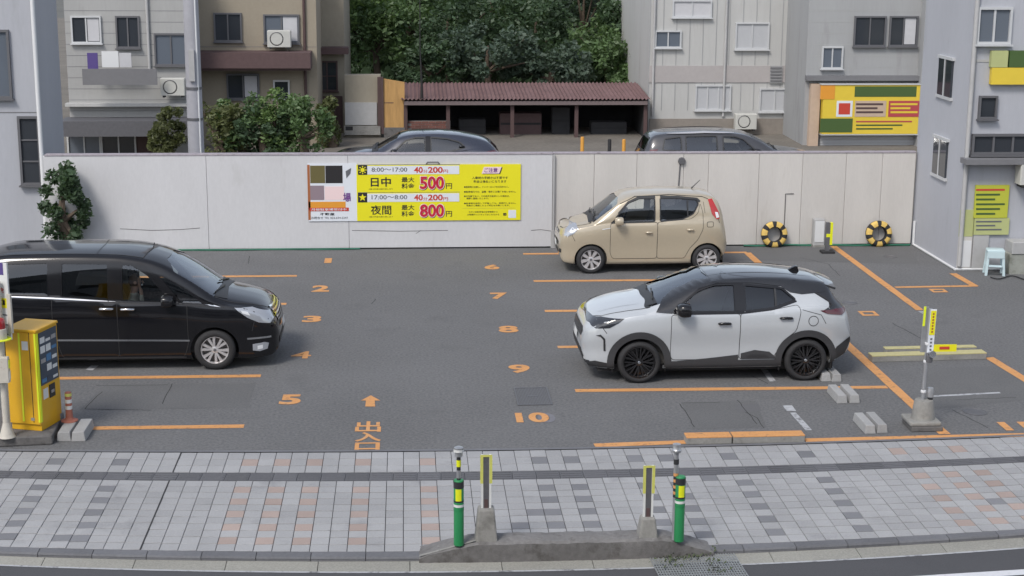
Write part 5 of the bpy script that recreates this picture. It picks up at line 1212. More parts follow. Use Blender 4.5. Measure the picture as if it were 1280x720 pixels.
def make_car(name, sp, label, cat, loc, rz, group=None):
    t = thing(name, label, cat, loc, rz, group); lf = Loft(sp); L = sp['L']; paint = sp['paint']; xf, xr = sp['axles']; hw = max(k[1] for k in sp['half'])
    body = cut_body(lf, sp, paint, t)
    # wheel wells and underbody
    for x in (xf, xr):
        for s_ in (1, -1):
            mb = MB(); n = 18; R = sp['arch']+.012; pf = [(x+R*cos(pi*k/n), sp['wr']+R*sin(pi*k/n)) for k in range(n+1)]
            pf = [(x+R, .16)]+pf+[(x-R, .16)]
            for (a, b) in zip(pf[:-1], pf[1:]):
                mb.quad((a[0], s_*(hw-.05), a[1]), (b[0], s_*(hw-.05), b[1]), (b[0], s_*(hw-.34), b[1]), (a[0], s_*(hw-.34), a[1]))
            mb.add([(p[0], s_*(hw-.335), p[1]) for p in pf], [tuple(range(len(pf)))])
            mb.build('wheel_arch', 'dark_gap', t)
            wheel(t, x, s_*(hw-sp.get('track', .045)), s_, sp['wr'], sp['rim'], sp['rr'])
    MB().box(.25, -hw*.8, .155, L-.3, hw*.8, fl(sp)-.06).build('underbody', 'dark_gap', t)
    # cabin
    fz = fl(sp); c0, c1 = sp['cabin']
    MB().box(c0-.25, -hw*.82, fz-.05, c1+.3, hw*.82, fz).build('cabin_floor', 'interior', t)
    dz = sp['dash_z']
    dash = cr([(c0-.5, fz), (c0-.5, dz-.05), (c0-.25, dz), (c0+.05, dz-.02), (c0+.16, dz-.14), (c0+.1, fz+.2), (c0, fz)], 3)
    MB().prism(dash, 'y', -hw*.80, hw*.80).build('dashboard', 'interior', t, smooth=40)
    sw = MB(); cx, cy, cz = c0+.36, .38, dz-.03
    ring = [(cx+.17*sin(2*pi*k/20)*.42, cy+.185*cos(2*pi*k/20), cz+.185*sin(2*pi*k/20)*.9) for k in range(21)]
    sw.tube(ring, .016, 6); sw.tube([(cx, cy-.17, cz), (cx, cy+.17, cz)], .016, 6); sw.tube([(cx, cy, cz), (cx-.25, cy, cz-.12)], .03, 6)
    sw.build('steering_wheel', 'black_plastic', t, smooth=50)
    sx = sp['seat_x']
    for y in (-.37, .37): seat(t, sx, y, fz+.16, .5, sp['seat_m'])
    for bx in sp['bench_x']: seat(t, bx, 0, fz+.16, 1.2, sp['seat_m'], True)
    # glass
    for i, poly in enumerate(sp['windows']):
        for s_ in (1, -1):
            g = lf.patch(s_, rounded(poly, .035), -.010, sp['glass'][i], 'window', t, .08)
            fr = lf.strip(s_, rounded(poly, .035), sp.get('frame_w', .03), .004, sp.get('frame_m', 'black_plastic'), 'window_frame', g, True)
            for ln_ in sp.get('win_div', {}).get(i, []): lf.strip(s_, ln_, .03, .003, 'black_plastic', 'window_divider', g)
    ws = lf.patch('front', rounded(sp['windshield'], .05), -.008, 'glass_green' if not sp.get('ws_glass') else sp['ws_glass'], 'windshield', t, .08)
    lf.strip('front', sp['windshield'][:4], .018, .003, 'black_plastic', 'windshield_seal', ws, False)
    if sp.get('rear_glass'):
        rg = lf.patch('rear', rounded(sp['rear_glass'], .05), -.008, 'glass_tint', 'rear_window', t, .1)
        lf.strip('rear', rounded(sp['rear_glass'], .05), .04, .003, 'black_plastic', 'rear_window_seal', rg, True)
    # doors with seams and handles
    for k, dspec in enumerate(sp['doors']):
        for s_ in (1, -1):
            pl = rounded(dspec['poly'], .05)
            dr = lf.patch(s_, pl, .003, paint, 'door', t, .07)
            lf.strip(s_, pl, .008, .0045, 'dark_gap', 'door_seam', dr, True)
            hx, hz, hl, hm = dspec['handle']
            p, n_ = lf.hit(s_, hx, hz); hb = MB()
            pts = [(hx-hl/2, hz), (hx-hl*.42, hz+.004), (hx, hz+.006), (hx+hl*.42, hz+.004), (hx+hl/2, hz)]
            q = []
            for i, (a, b) in enumerate(pts):
                w_ = lf.hit(s_, a, b)[0]; q.append((w_.x, w_.y+s_*(.012 if i in (0, 4) else .036), w_.z))
            hb.tube(q, [.012, .02, .021, .02, .012], 8)
            hb.build('handle', hm, dr, smooth=60)
    # body-panel lines, claddings, lamps ...
    for (nm, mode, poly, m, off, par) in sp.get('patches', []):
        for md in ((1, -1) if mode == 'side' else (mode,)):
            pp = [poly] if mode not in ('front2', 'top2') else [poly, [(-a, b) for a, b in poly]] if mode == 'front2' else [poly, [(a, -b) for a, b in poly]]
            md2 = {'front2': 'front', 'top2': 'top'}.get(md, md)
            for q in pp: lf.patch(md2, q, off, m, nm, t, .05)
    for (nm, mode, line, w, m, off, closed, taper) in sp.get('strips', []):
        for md in ((1, -1) if mode == 'side' else (mode,)):
            pp = [line] if mode not in ('front2', 'top2') else [line, [(-a, b) for a, b in line]] if mode == 'front2' else [line, [(a, -b) for a, b in line]]
            md2 = {'front2': 'front', 'top2': 'top'}.get(md, md)
            for q in pp: lf.strip(md2, q, w, off, m, nm, t, closed, .05, taper)
    # door mirrors
    mx, mz, ms = sp['mirror']
    for s_ in (1, -1):
        p, n_ = lf.hit(s_, mx, mz); mb = MB(); vs = []
        k1, k2 = 10, 14
        prof = [(-.085, .35), (-.075, .7), (-.04, .95), (0, 1), (.04, .98), (.065, .9), (.07, .6)]
        for (dx, sc_) in prof:
            for k in range(k2):
                a = 2*pi*k/k2; cy_, cz_ = cos(a), sin(a); e = .55
                yy = math.copysign(abs(cy_)**e, cy_)*.105*sc_; zz = math.copysign(abs(cz_)**e, cz_)*.075*sc_
                vs.append((p.x+dx*ms, p.y+s_*(.15)+yy*ms, p.z+.03+zz*ms))
        fs = [(i*k2+k, i*k2+(k+1)%k2, (i+1)*k2+(k+1)%k2, (i+1)*k2+k) for i in range(len(prof)-1) for k in range(k2)]
        fs += [tuple(range(k2)), tuple(range((len(prof)-1)*k2, len(prof)*k2))]
        mb.add(vs, fs); mi = mb.build('side_mirror', sp['mirror_m'], t, smooth=40)
        MB().box(p.x-.05, min(p.y-s_*.04, p.y+s_*.09), p.z-.055, p.x+.03, max(p.y-s_*.04, p.y+s_*.09), p.z+.0, .01).build('mirror_stalk', 'gloss_black', mi)
    # wipers
    wx = sp['wiper']
    for (y0, y1) in ((-.5, .02), (.1, .6)):
        a = lf.hit('top', wx[0], y0)[0]; q = [lf.hit('top', wx[0]+(wx[1]-wx[0])*k/4, y0+(y1-y0)*k/4) for k in range(5)]
        MB().tube([p+n_*.02 for p, n_ in q], .011, 5).build('wiper', 'black_plastic', t)
    return t, lf
def fl(sp): return sp.get('floor', .32)
# ---- white crossover with black roof
YARIS = dict(L=4.18, axles=(.86, 3.42), wr=.325, arch=.392, rr=.245, rim='black', paint='paint_pearl', scoop=.02,
 top=[(0,.60),(.02,.74),(.07,.86),(.16,.955),(.3,1.02),(.6,1.11),(.98,1.185),(1.1,1.235),(1.4,1.36),(1.8,1.505),(2.0,1.555),(2.3,1.585),(2.6,1.592),(3.0,1.58),(3.4,1.54),(3.78,1.465),(3.83,1.39),(3.90,1.29),(4.05,1.12),(4.12,1.0),(4.16,.85),(4.18,.62)],
 bot=[(0,.47),(.03,.34),(.12,.24),(.5,.21),(3.6,.22),(4.0,.34),(4.12,.44),(4.18,.54)],
 half=[(0,.50),(.03,.60),(.1,.715),(.22,.79),(.42,.845),(.8,.875),(2,.8825),(3.4,.8825),(3.8,.85),(4.02,.78),(4.13,.70),(4.18,.58)],
 belt=[(0,.55),(.03,.68),(.1,.80),(.25,.90),(.6,1.0),(1,1.055),(1.4,1.065),(2.4,1.07),(3.2,1.13),(3.6,1.16),(3.85,1.1),(4.0,.98),(4.18,.57)],
 rail=[(0,.38),(.1,.56),(.3,.66),(.98,.735),(1.4,.71),(1.8,.65),(2.4,.625),(3.2,.595),(3.75,.55),(4.0,.60),(4.18,.5)],
 crown=[(0,.02),(.1,.04),(.6,.06),(.98,.075),(1.4,.10),(1.8,.075),(2.6,.065),(3.5,.06),(3.8,.05),(4.18,.02)],
 windows=[[(1.36,1.105),(2.31,1.09),(2.31,1.485),(2.00,1.478),(1.76,1.40),(1.42,1.16)], [(2.46,1.095),(2.88,1.14),(3.24,1.255),(3.04,1.42),(2.46,1.475)]],
 glass=['glass_clear','glass_tint'], win_div={1: [[(2.93,1.14),(2.93,1.44)]]}, frame_w=.03, frame_m='gloss_black',
 windshield=[(-.705,1.135),(-.35,1.195),(.35,1.195),(.705,1.135),(.655,1.475),(.30,1.54),(-.30,1.54),(-.655,1.475)], ws_x=(1.0,2.2),
 rear_glass=[(-.52,1.10),(.52,1.10),(.47,1.36),(-.47,1.36)], rg_x=(3.55,0),
 cabin=(1.45,3.6), dash_z=1.10, seat_x=1.95, bench_x=[2.85], seat_m='seat_grey',
 doors=[dict(poly=[(1.33,1.06),(1.33,.42),(1.36,.36),(2.383,.36),(2.383,1.065)], handle=(2.14,.925,.19,'gloss_black')),
        dict(poly=[(2.385,1.07),(2.385,.36),(2.90,.36),(2.98,.5),(3.10,.68),(3.24,.80),(3.31,1.10),(3.27,1.19),(2.9,1.12)], handle=(3.08,1.0,.19,'gloss_black'))],
 mirror=(1.50,1.13,1.35), mirror_m='gloss_black', wiper=(1.10,1.16))
def _two(x, y, z):
    if x < 1.27: return False
    if x < 2.3: return z > 1.13
    if x < 3.0: return z > 1.16
    return z > 1.425-(x-3.05)*.13 or (x > 3.76 and z > 1.09)
YARIS['second'] = ('paint_roof', _two)
def _cl(cx, R0, w, a0=-18, a1=198): return arc(cx, .325, R0+w/2, a0, a1, 26)
YARIS['strips'] = [('wheel_arch_cladding','side',_cl(.86,.385,.10,-10,192),.105,'trim_grey',.012,False,False),
 ('wheel_arch_cladding','side',_cl(3.42,.385,.10,-12,190),.105,'trim_grey',.012,False,False),
 ('sill_cladding','side',[(1.27,.285),(3.0,.295)],.11,'trim_grey',.010,False,False),
 ('hood_seam','top2',[(.13,.05),(.16,.40),(.30,.58),(.60,.655),(1.02,.69),(1.10,.64)],.014,'dark_gap',.003,False,False),
 ('hood_crease','top2',[(.25,.36),(.9,.46)],.02,'paint_pearl',.004,False,True),
 ('fuel_flap_seam','side',arc(3.50,.95,.075,0,360,20),.010,'dark_gap',.003,True,False),
 ('quarter_seam','side',[(3.33,1.12),(3.62,1.04),(3.7,.9)],.008,'dark_gap',.003,False,False),
 ('bumper_seam','side',[(.36,.78),(.30,.86)],.010,'dark_gap',.003,False,False),
 ('roof_rib','top2',[(1.95,.30),(3.6,.28)],.035,'paint_roof',.010,False,True),
 ('window_sill_trim','side',[(1.36,1.082),(2.4,1.072),(2.9,1.125),(3.25,1.24)],.022,'gloss_black',.006,False,False),
 ('hatch_seam','side',[(3.42,1.42),(3.72,1.26),(3.80,1.17),(3.66,1.10)],.012,'dark_gap',.007,False,False)]
YARIS['patches'] = [
 ('roof_panel','top',[(1.98,-.60),(1.96,0),(1.98,.60),(2.4,.60),(3.2,.565),(3.74,.52),(3.74,-.52),(3.2,-.565),(2.4,-.588)],'paint_roof',.004,None),
 ('roof_side','side',[(1.10,1.095),(1.35,1.075),(1.37,1.12),(1.60,1.30),(1.78,1.42),(2.05,1.495),(2.38,1.50),(2.6,1.495),(3.02,1.445),(3.16,1.36),(3.34,1.33),(3.72,1.35),(3.74,1.44),(3.2,1.54),(2.2,1.575),(1.75,1.48),(1.4,1.34),(1.22,1.24)],'paint_roof',.009,None),
 ('centre_pillar','side',[(2.31,1.085),(2.45,1.085),(2.45,1.50),(2.31,1.50)],'gloss_black',.005,None),
 ('rear_pillar','side',[(3.44,1.40),(3.74,1.22),(3.80,1.17),(3.62,1.09),(3.74,1.06),(4.0,1.08),(3.86,1.3),(3.74,1.42)],'paint_roof',.005,None),
 ('tail_light','side',[(3.60,1.105),(3.72,1.05),(3.96,1.015),(4.04,1.04),(4.05,1.10),(3.85,1.11)],'lamp_red_dark',.012,None),
 ('headlight','side',[(.10,.885),(.13,.945),(.30,.985),(.62,1.005),(.55,.95),(.40,.865),(.20,.845)],'lamp_dark',.008,None),
 ('grille','front',[(-.42,.80),(.42,.80),(.50,.74),(.44,.66),(-.44,.66),(-.50,.74)],'gloss_black',.006,None),
 ('lower_grille','front',[(-.50,.50),(.50,.50),(.60,.38),(.54,.30),(-.54,.30),(-.60,.38)],'black_plastic',.006,None),
 ('bumper_lip','front',[(-.70,.33),(.70,.33),(.68,.245),(-.68,.245)],'black_plastic',.005,None),
 ('bumper_lip','side',[(.06,.30),(.20,.34),(.46,.30),(.46,.235),(.12,.245)],'black_plastic',.007,None),
 ('side_vent','side',[(.20,.74),(.27,.76),(.335,.70),(.35,.50),(.32,.50),(.31,.68),(.27,.725)],'black_plastic',.008,None),
 ('rear_bumper_lip','side',[(3.84,.42),(3.9,.52),(4.12,.66),(4.15,.58),(4.05,.40),(3.9,.32)],'black_plastic',.007,None),
 ('cowl','top',[(.98,-.62),(1.02,0),(.98,.62),(1.14,.66),(1.12,0),(1.14,-.66)],'black_plastic',.006,None),
 ('door_cladding','side',[(1.40,.335),(2.37,.34),(2.37,.43),(1.9,.38),(1.45,.345)],'trim_grey',.010,None),
 ('door_cladding','side',[(2.41,.36),(2.98,.36),(2.85,.47),(2.62,.50),(2.41,.45)],'trim_grey',.010,None),
 ('door_insert','side',[(2.50,.385),(2.86,.385),(2.78,.43),(2.56,.43)],'black_plastic',.014,None),
 ('license_plate','front',[(-.165,.55),(.165,.55),(.165,.66),(-.165,.66)],'plate_white',.02,None)]
# ---- beige kei hatchback
MOCO = dict(L=3.395, axles=(.62, 2.95), wr=.285, arch=.325, rr=.20, rim='silver', paint='paint_beige', scoop=.012, track=.03,
 top=[(0,.62),(.02,.76),(.06,.85),(.14,.91),(.3,.97),(.55,1.03),(.63,1.06),(.8,1.19),(1.0,1.34),(1.2,1.475),(1.4,1.555),(1.8,1.60),(2.3,1.612),(2.8,1.592),(3.06,1.545),(3.16,1.47),(3.26,1.26),(3.32,1.05),(3.36,.85),(3.395,.62)],
 bot=[(0,.44),(.03,.30),(.1,.21),(.4,.18),(2.9,.19),(3.2,.25),(3.34,.34),(3.395,.5)],
 half=[(0,.45),(.02,.53),(.08,.62),(.2,.68),(.4,.72),(.7,.735),(1.7,.7375),(2.8,.735),(3.1,.70),(3.28,.64),(3.36,.57),(3.395,.48)],
 belt=[(0,.55),(.03,.70),(.1,.80),(.3,.88),(.6,.95),(1.0,1.0),(1.9,1.02),(2.7,1.06),(3.0,1.08),(3.2,1.0),(3.395,.58)],
 rail=[(0,.34),(.1,.5),(.3,.57),(.6,.635),(1.0,.635),(1.3,.60),(1.8,.575),(2.5,.565),(3.0,.53),(3.2,.53),(3.395,.42)],
 crown=[(0,.02),(.1,.04),(.4,.07),(.6,.08),(1.0,.10),(1.3,.08),(2.0,.065),(3.0,.07),(3.395,.02)],
 windows=[[(1.07,1.03),(1.89,1.045),(1.89,1.495),(1.58,1.488),(1.36,1.405),(1.12,1.14)], [(2.00,1.05),(2.45,1.09),(2.66,1.19),(2.77,1.38),(2.74,1.46),(2.3,1.498),(2.00,1.498)]],
 glass=['glass_clear','glass_smoke'], win_div={1: [[(2.55,1.12),(2.55,1.45)]]}, frame_w=.025,
 windshield=[(-.615,1.03),(-.3,1.07),(.3,1.07),(.615,1.03),(.585,1.39),(.28,1.465),(-.28,1.465),(-.585,1.39)], ws_x=(.60,1.6),
 rear_glass=[(-.45,1.08),(.45,1.08),(.42,1.38),(-.42,1.38)], rg_x=(2.9,0),
 cabin=(1.05,3.0), dash_z=1.0, seat_x=1.45, bench_x=[2.3], seat_m='seat_light', floor=.28,
 doors=[dict(poly=[(1.0,1.01),(1.0,.42),(1.05,.30),(1.944,.30),(1.944,1.03)], handle=(1.77,.83,.12,'paint_beige')),
        dict(poly=[(1.946,1.03),(1.946,.30),(2.50,.30),(2.60,.50),(2.76,.68),(2.86,.9),(2.86,1.2),(2.80,1.40),(2.76,1.2),(2.62,1.09)], handle=(2.60,.88,.12,'paint_beige'))],
 mirror=(1.16,1.05,1.05), mirror_m='paint_beige', wiper=(.68,.76))
MOCO['strips'] = [('sill_line','side',[(.98,.245),(2.6,.25)],.05,'paint_beige',.008,False,False),
 ('window_visor','side',[(1.16,1.20),(1.36,1.42),(1.58,1.508),(1.90,1.515)],.04,'black_plastic',.012,False,False),
 ('window_visor','side',[(2.0,1.52),(2.35,1.515),(2.74,1.475),(2.80,1.42)],.04,'black_plastic',.012,False,False),
 ('hood_seam','top2',[(.06,.10),(.09,.36),(.30,.53),(.62,.59)],.012,'dark_gap',.003,False,False),
 ('roof_seam','side',[(1.2,1.39),(1.5,1.525),(2.2,1.56),(2.85,1.515),(2.97,1.47)],.012,'dark_gap',.003,False,False),
 ('rear_door_seam','side',[(2.87,1.42),(2.9,1.2)],.008,'dark_gap',.003,False,False),
 ('fuel_flap_seam','side',rounded([(2.94,.93),(3.07,.93),(3.07,1.03),(2.94,1.03)],.03),.010,'dark_gap',.003,True,False),
 ('bumper_seam','side',[(.30,.66),(.24,.78),(.33,.88)],.008,'dark_gap',.003,False,False),
 ('hatch_seam','side',[(2.98,1.46),(3.13,1.25),(3.20,1.0)],.010,'dark_gap',.004,False,False),
 ('arch_lip','side',arc(.62,.285,.335,-5,190,24),.02,'paint_beige',.008,False,False),
 ('arch_lip','side',arc(2.95,.285,.335,-10,185,24),.02,'paint_beige',.008,False,False)]
MOCO['patches'] = [
 ('centre_pillar','side',[(1.905,1.03),(1.985,1.03),(1.985,1.51),(1.905,1.51)],'paint_beige',.006,None),
 ('mirror_panel','side',[(1.0,1.015),(1.12,1.02),(1.12,1.13),(1.06,1.07)],'black_plastic',.005,None),
 ('headlight','side',[(.085,.765),(.13,.87),(.25,.955),(.35,.965),(.36,.90),(.27,.80),(.15,.745)],'lamp_clear',.010,None),
 ('headlight_lens','side',[(.19,.85),(.26,.905),(.30,.89),(.27,.83),(.22,.82)],'lamp_bright',.014,None),
 ('tail_light','side',[(2.965,1.46),(3.05,1.47),(3.19,1.20),(3.20,1.08),(3.14,1.07),(3.04,1.18)],'lamp_red',.010,None),
 ('tail_light_lens','side',[(3.10,1.22),(3.16,1.21),(3.19,1.11),(3.13,1.10)],'lamp_bright',.014,None),
 ('grille','front',[(-.24,.80),(.24,.80),(.22,.74),(-.22,.74)],'gloss_black',.006,None),
 ('grille_bar','front',[(-.10,.785),(.10,.785),(.10,.765),(-.10,.765)],'chrome',.012,None),
 ('lower_grille','front',[(-.38,.60),(.38,.60),(.40,.53),(-.40,.53)],'black_plastic',.006,None),
 ('lower_grille','front',[(-.34,.46),(.34,.46),(.32,.36),(-.32,.36)],'black_plastic',.006,None),
 ('fog_light','front2',[(.46,.48),(.56,.48),(.55,.40),(.46,.40)],'black_plastic',.006,None),
 ('cowl','top',[(.58,-.53),(.61,0),(.58,.53),(.72,.58),(.70,0),(.72,-.58)],'black_plastic',.006,None),
 ('side_lamp','side',[(.835,.905),(1.0,.93),(1.0,.915),(.84,.89)],'lamp_bright',.008,None),
 ('license_plate','front',[(-.165,.47),(.165,.47),(.165,.59),(-.165,.59)],'plate_white',.02,None)]
# ---- black minivan
SERENA = dict(L=4.77, axles=(.98, 3.84), wr=.318, arch=.37, rr=.215, rim='alloy', paint='paint_black', scoop=.018,
 top=[(0,.56),(.02,.68),(.07,.80),(.16,.91),(.3,1.0),(.55,1.075),(.78,1.13),(.9,1.18),(1.2,1.39),(1.5,1.575),(1.75,1.70),(2.0,1.775),(2.5,1.835),(3.2,1.85),(4.0,1.84),(4.4,1.79),(4.53,1.70),(4.62,1.45),(4.69,1.1),(4.74,.85),(4.77,.6)],
 bot=[(0,.40),(.03,.27),(.12,.19),(.5,.165),(4.2,.17),(4.5,.24),(4.7,.33),(4.77,.45)],
 half=[(0,.48),(.03,.59),(.1,.70),(.24,.78),(.45,.83),(.8,.847),(2,.8475),(4.0,.8475),(4.4,.83),(4.65,.78),(4.74,.70),(4.77,.6)],
 belt=[(0,.5),(.03,.62),(.1,.73),(.3,.88),(.6,.98),(.95,1.02),(1.4,1.045),(2.4,1.08),(3.4,1.16),(4.3,1.2),(4.6,1.1),(4.77,.56)],
 rail=[(0,.36),(.1,.54),(.3,.64),(.8,.725),(1.2,.75),(1.6,.73),(2.0,.70),(3,.675),(4.0,.64),(4.5,.61),(4.7,.62),(4.77,.5)],
 crown=[(0,.02),(.1,.04),(.5,.07),(.8,.09),(1.2,.12),(1.7,.10),(2.4,.08),(4.2,.07),(4.6,.06),(4.77,.02)],
 windows=[[(1.60,1.075),(2.37,1.10),(2.37,1.675),(2.20,1.665),(1.96,1.51),(1.72,1.24)], [(2.56,1.115),(3.28,1.17),(3.28,1.70),(2.56,1.69)], [(3.46,1.18),(4.25,1.22),(4.30,1.69),(3.46,1.705)], [(1.10,1.035),(1.48,1.06),(1.62,1.25),(1.82,1.49),(1.74,1.50),(1.56,1.40),(1.32,1.24)]],
 glass=['glass_clear','glass_tint','glass_tint','glass_smoke'], frame_w=.04, frame_m='gloss_black',
 windshield=[(-.715,1.125),(-.35,1.185),(.35,1.185),(.715,1.125),(.70,1.55),(.36,1.675),(-.36,1.675),(-.70,1.55)], ws_x=(.85,2.1),
 rear_glass=[(-.6,1.2),(.6,1.2),(.56,1.65),(-.56,1.65)], rg_x=(4.4,0),
 cabin=(1.35,4.4), dash_z=1.08, seat_x=1.88, bench_x=[2.95,3.65], seat_m='seat_light', floor=.30,
 doors=[dict(poly=[(1.38,1.04),(1.38,.42),(1.44,.22),(2.441,.22),(2.441,1.09)], handle=(2.28,.985,.21,'chrome')),
        dict(poly=[(2.443,1.09),(2.443,.22),(3.30,.22),(3.38,.5),(3.42,.7),(3.42,1.17)], handle=(2.60,.995,.21,'chrome'))],
 mirror=(1.66,1.10,1.2), mirror_m='gloss_black', wiper=(.88,.98))
SERENA['strips'] = [('side_moulding','side',[(1.36,.475),(3.42,.505)],.028,'chrome',.008,False,False),
 ('side_moulding','side',[(.12,.50),(.48,.49)],.03,'chrome',.008,False,False),
 ('hood_seam','top2',[(.10,.10),(.14,.42),(.30,.58),(.60,.675),(.98,.70)],.014,'dark_gap',.003,False,False),
 ('slide_rail','side',[(3.44,1.02),(4.35,1.06)],.03,'gloss_black',.008,False,False),
 ('beltline_trim','side',[(2.46,1.10),(3.42,1.165),(4.3,1.21)],.020,'chrome',.006,False,True),
 ('roof_seam','top',[(2.05,-.62),(1.98,0),(2.05,.62)],.016,'dark_gap',.004,False,False),
 ('roof_seam','top2',[(2.05,.60),(4.3,.58)],.018,'dark_gap',.004,False,False),
 ('roof_seam','top',[(2.75,-.55),(2.72,0),(2.75,.55)],.016,'gloss_black',.006,False,False),
 ('sill_line','side',[(1.42,.205),(3.4,.205)],.03,'trim_grey',.006,False,False),
 ('bumper_seam','side',[(.40,.62),(.36,.78),(.20,.80)],.010,'dark_gap',.003,False,False),
 ('fender_seam','side',[(1.38,1.03),(1.1,1.01),(.80,.99)],.008,'dark_gap',.003,False,False)]
for zz, ww in ((.885,.40),(.835,.43),(.785,.445),(.735,.44),(.69,.42)):
    SERENA['strips'].append(('grille_bar','front',[(-ww,zz+.015),(-ww*.5,zz-.002),(0,zz-.008),(ww*.5,zz-.002),(ww,zz+.015)],.022,'chrome',.014,False,False))
SERENA['patches'] = [
 ('grille','front',[(-.43,.91),(.43,.91),(.46,.78),(.42,.66),(-.42,.66),(-.46,.78)],'gloss_black',.006,None),
 ('headlight','side',[(.085,.77),(.15,.875),(.40,.965),(.66,.985),(.60,.93),(.46,.83),(.30,.75),(.13,.715)],'lamp_clear',.010,None),
 ('headlight_lens','side',[(.42,.86),(.46,.92),(.56,.94),(.54,.90)],'lamp_bright',.013,None),
 ('quarter_trim','side',[(.86,1.0),(1.0,1.02),(1.12,1.045),(1.0,1.04)],'chrome',.008,None),
 ('fog_light','side',[(.16,.40),(.22,.42),(.40,.40),(.40,.30),(.30,.28),(.18,.31)],'lamp_clear',.010,None),
 ('fog_light_lens','side',[(.25,.38),(.33,.37),(.33,.31),(.25,.32)],'lamp_bright',.014,None),
 ('bumper_intake','front',[(-.46,.46),(.46,.46),(.50,.36),(.44,.30),(-.44,.30),(-.50,.36)],'black_plastic',.006,None),
 ('bumper_trim','front',[(-.56,.285),(.56,.285),(.54,.25),(-.54,.25)],'chrome',.010,None),
 ('license_plate','front',[(-.165,.52),(.165,.52),(.165,.63),(-.165,.63)],'plate_white',.03,None),
 ('cowl','top',[(.78,-.62),(.82,0),(.78,.62),(.97,.69),(.92,0),(.97,-.69)],'black_plastic',.006,None),
 ('centre_pillar','side',[(2.37,1.10),(2.55,1.11),(2.55,1.72),(2.37,1.71)],'gloss_black',.005,None),
 ('rear_pillar','side',[(3.29,1.17),(3.45,1.18),(3.45,1.735),(3.29,1.73)],'gloss_black',.005,None),
 ('door_pillar','side',[(1.50,1.06),(1.585,1.07),(1.70,1.25),(1.94,1.52),(2.16,1.68),(2.05,1.68),(1.84,1.50),(1.64,1.26)],'gloss_black',.004,None),
 ('tail_light','side',[(4.50,1.22),(4.60,1.22),(4.66,.86),(4.52,.84)],'lamp_red',.010,None)]
# ---- small dark crossover behind the wall
SUV = dict(L=4.30, axles=(.9, 3.5), wr=.33, arch=.39, rr=.23, rim='alloy', paint='paint_navy', scoop=.02,
 top=[(0,.60),(.03,.76),(.1,.90),(.3,1.02),(.7,1.10),(1.08,1.15),(1.2,1.20),(1.5,1.38),(1.85,1.52),(2.2,1.56),(2.6,1.565),(3.1,1.535),(3.5,1.47),(3.85,1.37),(3.95,1.31),(4.12,1.13),(4.2,1.0),(4.26,.85),(4.30,.6)],
 bot=YARIS['bot'][:-3]+[(4.1,.34),(4.24,.44),(4.30,.54)], half=YARIS['half'][:-4]+[(3.9,.85),(4.12,.78),(4.24,.70),(4.30,.58)],
 belt=[(0,.55),(.03,.68),(.1,.80),(.25,.90),(.6,1.0),(1,1.03),(1.4,1.04),(2.4,1.06),(3.2,1.12),(3.6,1.16),(3.95,1.1),(4.1,.98),(4.30,.57)],
 rail=[(0,.38),(.1,.56),(.3,.66),(.98,.70),(1.4,.665),(1.9,.61),(2.4,.59),(3.2,.565),(3.85,.54),(4.1,.60),(4.30,.5)], crown=YARIS['crown'][:-2]+[(3.9,.05),(4.30,.02)],
 windows=[[(1.55,1.08),(2.36,1.08),(2.36,1.45),(2.12,1.45),(1.88,1.38)], [(2.50,1.085),(3.0,1.13),(3.34,1.22),(3.2,1.34),(2.9,1.42),(2.50,1.455)]],
 glass=['glass_clear','glass_smoke'], frame_w=.03, windshield=[(-.66,1.12),(-.35,1.17),(.35,1.17),(.66,1.12),(.59,1.42),(.30,1.49),(-.30,1.49),(-.59,1.42)], ws_x=(1.05,2.1),
 rear_glass=[(-.52,1.05),(.52,1.05),(.47,1.30),(-.47,1.30)], rg_x=(3.6,0),
 cabin=(1.5,3.6), dash_z=1.06, seat_x=2.0, bench_x=[2.9], seat_m='seat_grey',
 doors=[dict(poly=[(1.40,1.04),(1.40,.42),(1.43,.34),(2.42,.34),(2.42,1.05)], handle=(2.2,.93,.2,'gloss_black')), dict(poly=[(2.445,1.05),(2.445,.34),(2.95,.34),(3.1,.6),(3.3,.8),(3.4,1.15),(2.9,1.1)], handle=(3.25,1.24,.12,'gloss_black'))],
 mirror=(1.60,1.09,1.05), mirror_m='gloss_black', wiper=(1.14,1.22))
SUV['patches'] = [('tail_light','side',[(3.85,1.12),(4.0,1.05),(4.16,1.06),(4.1,1.14)],'lamp_red_dark',.01,None), ('headlight','side',[(.12,.9),(.55,.99),(.45,.93),(.2,.84)],'lamp_clear',.008,None),
 ('centre_pillar','side',[(2.37,1.07),(2.49,1.07),(2.49,1.48),(2.37,1.48)],'gloss_black',.005,None), ('cowl','top',[(1.06,-.62),(1.1,0),(1.06,.62),(1.22,.66),(1.2,0),(1.22,-.66)],'black_plastic',.006,None)]
